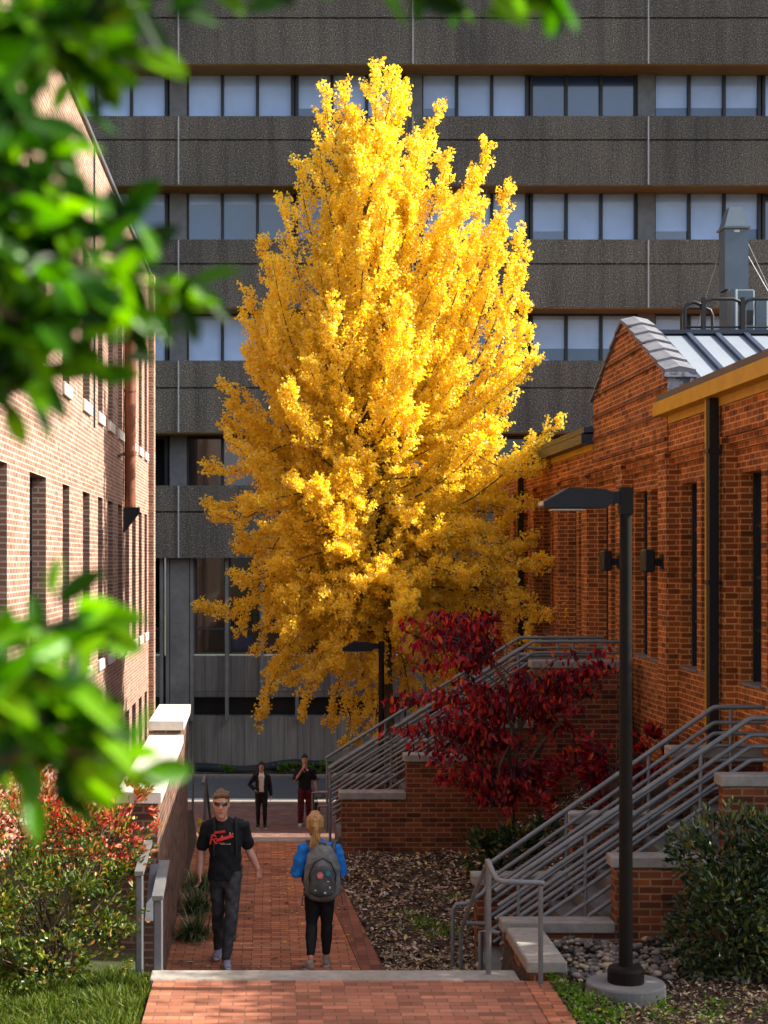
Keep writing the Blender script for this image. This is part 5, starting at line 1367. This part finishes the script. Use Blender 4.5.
for s in (-1, 1):
    b = MB(); b.tube([(s*.13, .02, .05), (s*.165, .10, .12)], .009, 6); b.tube([(s*.09, .0, .38), (s*.105, .06, .45), (s*.12, .14, .44), (s*.125, .22, .33), (s*.14, .22, .2), (s*.155, .15, .1)], .017, 6)
    b.tube([(s*.14, -.02, .06), (s*.165, -.03, -.02), (s*.17, -.03, -.07)], .005, 5); b.build('shoulder_strap', [M['pack_dark']], bp, (0, 0, 0))

# --- woman at the street: open black jacket over a white top, hand on hip
F = Flesh(); fy = -1
P = head(F, (0, -.02, 1.50), fy, .95)
F.limb([(0, 0, 1.27, .05, .05), (0, -.01, 1.42, .046, .05)]); F.limb([(0, 0, .9, .12, .09), (0, 0, 1.1, .11, .085), (0, 0, 1.27, .13, .085)])
aL = ((-.16, 0, 1.26), (-.30, .04, 1.06), (-.17, -.08, .94)); aR = ((.16, 0, 1.26), (.215, .02, 1.0), (.235, -.03, .78))
arm(F, *aL, .88); arm(F, *aR, .88); hand(F, aL[2], (.8, -.2, -.5), (0, -1, .3), .9, .6); hand(F, aR[2], (.05, -.1, -1), (0, -1, 0), .9, .5)
w2 = F.make('person', M['skin_b'], None, .011, 2)
F = Flesh(); F.limb([(0, -.01, .90, .12, .10), (0, -.01, 1.1, .115, .10), (0, -.005, 1.28, .115, .095), (0, 0, 1.33, .07, .06)], 16); F.make('white_top', M['white_cloth'], w2, .012, 2)
F = Flesh()
for s, A in ((-1, aL), (1, aR)):
    F.limb([(s*.095, .0, .80, .065, .115), (s*.09, .0, 1.0, .062, .112), (s*.098, 0, 1.2, .062, .105), (s*.08, .01, 1.31, .05, .07)], 14)
    F.limb([(A[0][0]*.8, A[0][1], A[0][2]+.01, .068), (*A[0], .068), (*lerp(A[0], A[1], .5), .058), (*A[1], .054), (*lerp(A[1], A[2], .9), .042)], 12)
F.limb([(0, .055, .80, .13, .06), (0, .05, 1.1, .13, .06), (0, .045, 1.3, .11, .045)], 16)
F.make('jacket', M['black_cotton'], w2, .012, 2, .003)
F = Flesh(); F.limb([(0, 0, .93, .13, .1), (0, 0, .83, .14, .11)])
lg = [((-.075, 0, .82), (-.085, -.02, .45), (-.085, .0, .10)), ((.075, 0, .82), (.08, -.03, .45), (.085, -.02, .10))]
for q in lg: leg(F, *q, r=(.088, .057, .055, .042))
F.make('trousers', M['black_knit'], w2, .011, 2, .002)
for q in lg: shoe(w2, (q[2][0], q[2][1], .085), .1*(1 if q[0][0] > 0 else -1), -1, M['shoe_black'])
F = Flesh(); F.limb([P(0, .03, -.06, .07, .05), P(0, .02, .02, .084, .08), P(0, .004, .075, .082, .096), P(0, -.004, .112, .056, .07)], 14); F.limb([P(-.05, -.07, .088, .024), P(.05, -.07, .088, .024)]); F.limb([P(-.066, -.02, .06, .014, .03), P(-.075, .0, -.06, .012, .022)]); F.limb([P(.066, -.02, .06, .014, .03), P(.075, .0, -.06, .012, .022)]); F.make('hair', M['hair_black'], w2, .010, 1)
b = MB()
for s in (-1, 1): b.tube([P(s*.020, -.090, .016)[:3], P(s*.042, -.084, .016)[:3]], .007, 6)
b.build('eyes', [M['hair_black']], w2, (0, 0, 0))
b = MB(); b.tube([P(-.02, -.098, -.056)[:3], P(.02, -.098, -.056)[:3]], .006, 6); b.build('mouth', [M['lip']], w2, (0, 0, 0))
place(w2, (-.235, 40.7, -2.42), 'woman in open black jacket over white top standing by the street, elbow out')

# --- man at the street: dark shirt, maroon trousers, hand raised to his mouth
F = Flesh(); fy = -1
P = head(F, (0, -.03, 1.63), fy, 1., -.1, .12)
F.limb([(0, 0, 1.38, .058, .058), (0, -.02, 1.54, .052, .055)]); F.limb([(0, 0, .98, .13, .1), (0, 0, 1.2, .14, .1), (0, 0, 1.38, .15, .09)])
aL = ((-.185, 0, 1.37), (-.255, -.08, 1.10), (-.06, -.19, 1.43)); aR = ((.185, 0, 1.37), (.25, .03, 1.10), (.275, -.03, .86))
arm(F, *aL); arm(F, *aR); hand(F, aL[2], (.35, .25, 1), (.5, -.3, 0), 1., .7); hand(F, aR[2], (.02, -.1, -1), (0, -1, 0), 1., .75)
m2 = F.make('person', M['skin_b'], None, .011, 2)
F = Flesh(); F.limb([(0, .01, .90, .162, .118), (0, .01, 1.1, .16, .116), (0, .01, 1.28, .18, .12), (0, .01, 1.375, .17, .10), (0, .005, 1.44, .09, .07)], 18)
for s, A in ((-1, aL), (1, aR)): F.limb([(s*.1, .01, 1.40, .06, .07), (A[0][0], A[0][1], A[0][2], .072), (*lerp(A[0], A[1], .75), .068)], 14)
F.make('shirt', M['black_cotton'], m2, .012, 2, .004)
F = Flesh(); F.limb([(0, .01, .95, .148, .108), (0, .01, .85, .15, .115)])
lg = [((-.085, 0, .88), (-.10, -.03, .48), (-.11, -.06, .10)), ((.085, 0, .88), (.10, .0, .48), (.11, .04, .10))]
for q in lg: leg(F, *q, r=(.10, .078, .074, .068))
F.make('trousers', M['maroon_cloth'], m2, .011, 2, .004)
for q in lg: shoe(m2, (q[2][0], q[2][1], .085), .12*(1 if q[0][0] > 0 else -1), -1, M['sole'])
F = Flesh(); F.limb([P(0, .025, .0, .072, .07), P(0, .01, .065, .082, .094), P(0, -.006, .10, .078, .092), P(0, 0, .128, .05, .06)], 14); F.limb([P(-.05, -.08, .085, .02), P(.05, -.08, .085, .02)]); F.make('hair', M['hair_black'], m2, .010, 1, .002)
b = MB()
for s in (-1, 1): b.tube([P(s*.020, -.094, .016)[:3], P(s*.042, -.088, .016)[:3]], .007, 6)
b.build('eyes', [M['hair_black']], m2, (0, 0, 0))
place(m2, (.84, 41.0, -2.42), 'man in dark shirt and maroon trousers standing with a hand at his mouth')
hb = thing('bag', 'black bag hanging from the right hand of the man in maroon trousers', 'bag', (1.13, 40.9, -2.42))
F = Flesh(); F.limb([(0, 0, .30, .06, .13), (0, 0, .45, .055, .12), (0, 0, .58, .04, .09)], 14); F.make('bag_body', M['black_cotton'], hb, .012, 2, .003)
b = MB()
for s in (-1, 1): b.tube([(s*.02, -.07, .57), (s*.01, -.03, .72), (0, 0, .755), (s*.01, .03, .72), (s*.02, .07, .57)], .009, 6)
b.build('handles', [M['black_cotton']], hb, (0, 0, 0))
# ------------------------------------------------------------------ light, sky, camera
SUN_EL, SUN_AZ = 38.5, 90.0+2.0     # azimuth clockwise from +Y (into the picture); 90 = from the right
d = Vector((math.sin(math.radians(SUN_AZ))*math.cos(math.radians(SUN_EL)), math.cos(math.radians(SUN_AZ))*math.cos(math.radians(SUN_EL)), math.sin(math.radians(SUN_EL))))
L = bpy.data.lights.new('sun', 'SUN'); L.energy = 5.0; L.angle = math.radians(.5); L.color = (1, .93, .82)
so = bpy.data.objects.new('sun', L); COL.objects.link(so); so.rotation_euler = d.to_track_quat('Z', 'Y').to_euler(); so.location = d*60
w = bpy.data.worlds.new('World'); scene.world = w; w.use_nodes = True
nt = w.node_tree; bg = nt.nodes['Background']
sk = N(nt, 'ShaderNodeTexSky', sky_type='NISHITA'); sk.sun_disc = False; sk.sun_elevation = math.radians(SUN_EL); sk.sun_rotation = math.radians(SUN_AZ)
sk.air_density = 1.0; sk.dust_density = 2.5; sk.ozone_density = 1.0
hs = N(nt, 'ShaderNodeHueSaturation'); hs.inputs['Saturation'].default_value = .78
nt.links.new(sk.outputs[0], hs.inputs['Color']); nt.links.new(hs.outputs[0], bg.inputs['Color']); bg.inputs['Strength'].default_value = .13
cam = bpy.data.cameras.new('camera'); co = bpy.data.objects.new('camera', cam); COL.objects.link(co); scene.camera = co
co.location = (0, 0, EYE); co.rotation_euler = (math.radians(90), 0, 0)
cam.sensor_width = 36; cam.sensor_fit = 'AUTO'; cam.lens = 1650/1024*36
cam.shift_x = (384-271)/1024; cam.shift_y = (560-512)/1024
cam.clip_end = 1000; cam.clip_start = .05
cam.dof.use_dof = True; cam.dof.focus_distance = 21; cam.dof.aperture_fstop = 3.4; cam.dof.aperture_blades = 0
vs = scene.view_settings; vs.view_transform = 'Standard'; vs.look = 'None'; vs.exposure = 1.28; vs.gamma = 1; vs.use_curve_mapping = False
cy = scene.cycles
cy.max_bounces = 8; cy.diffuse_bounces = 4; cy.glossy_bounces = 3; cy.transmission_bounces = 3; cy.transparent_max_bounces = 4
cy.caustics_reflective = False; cy.caustics_refractive = False; cy.sample_clamp_indirect = 8
cy.use_denoising = True
for o in scene.objects:
    if 'o' in o: del o['o']
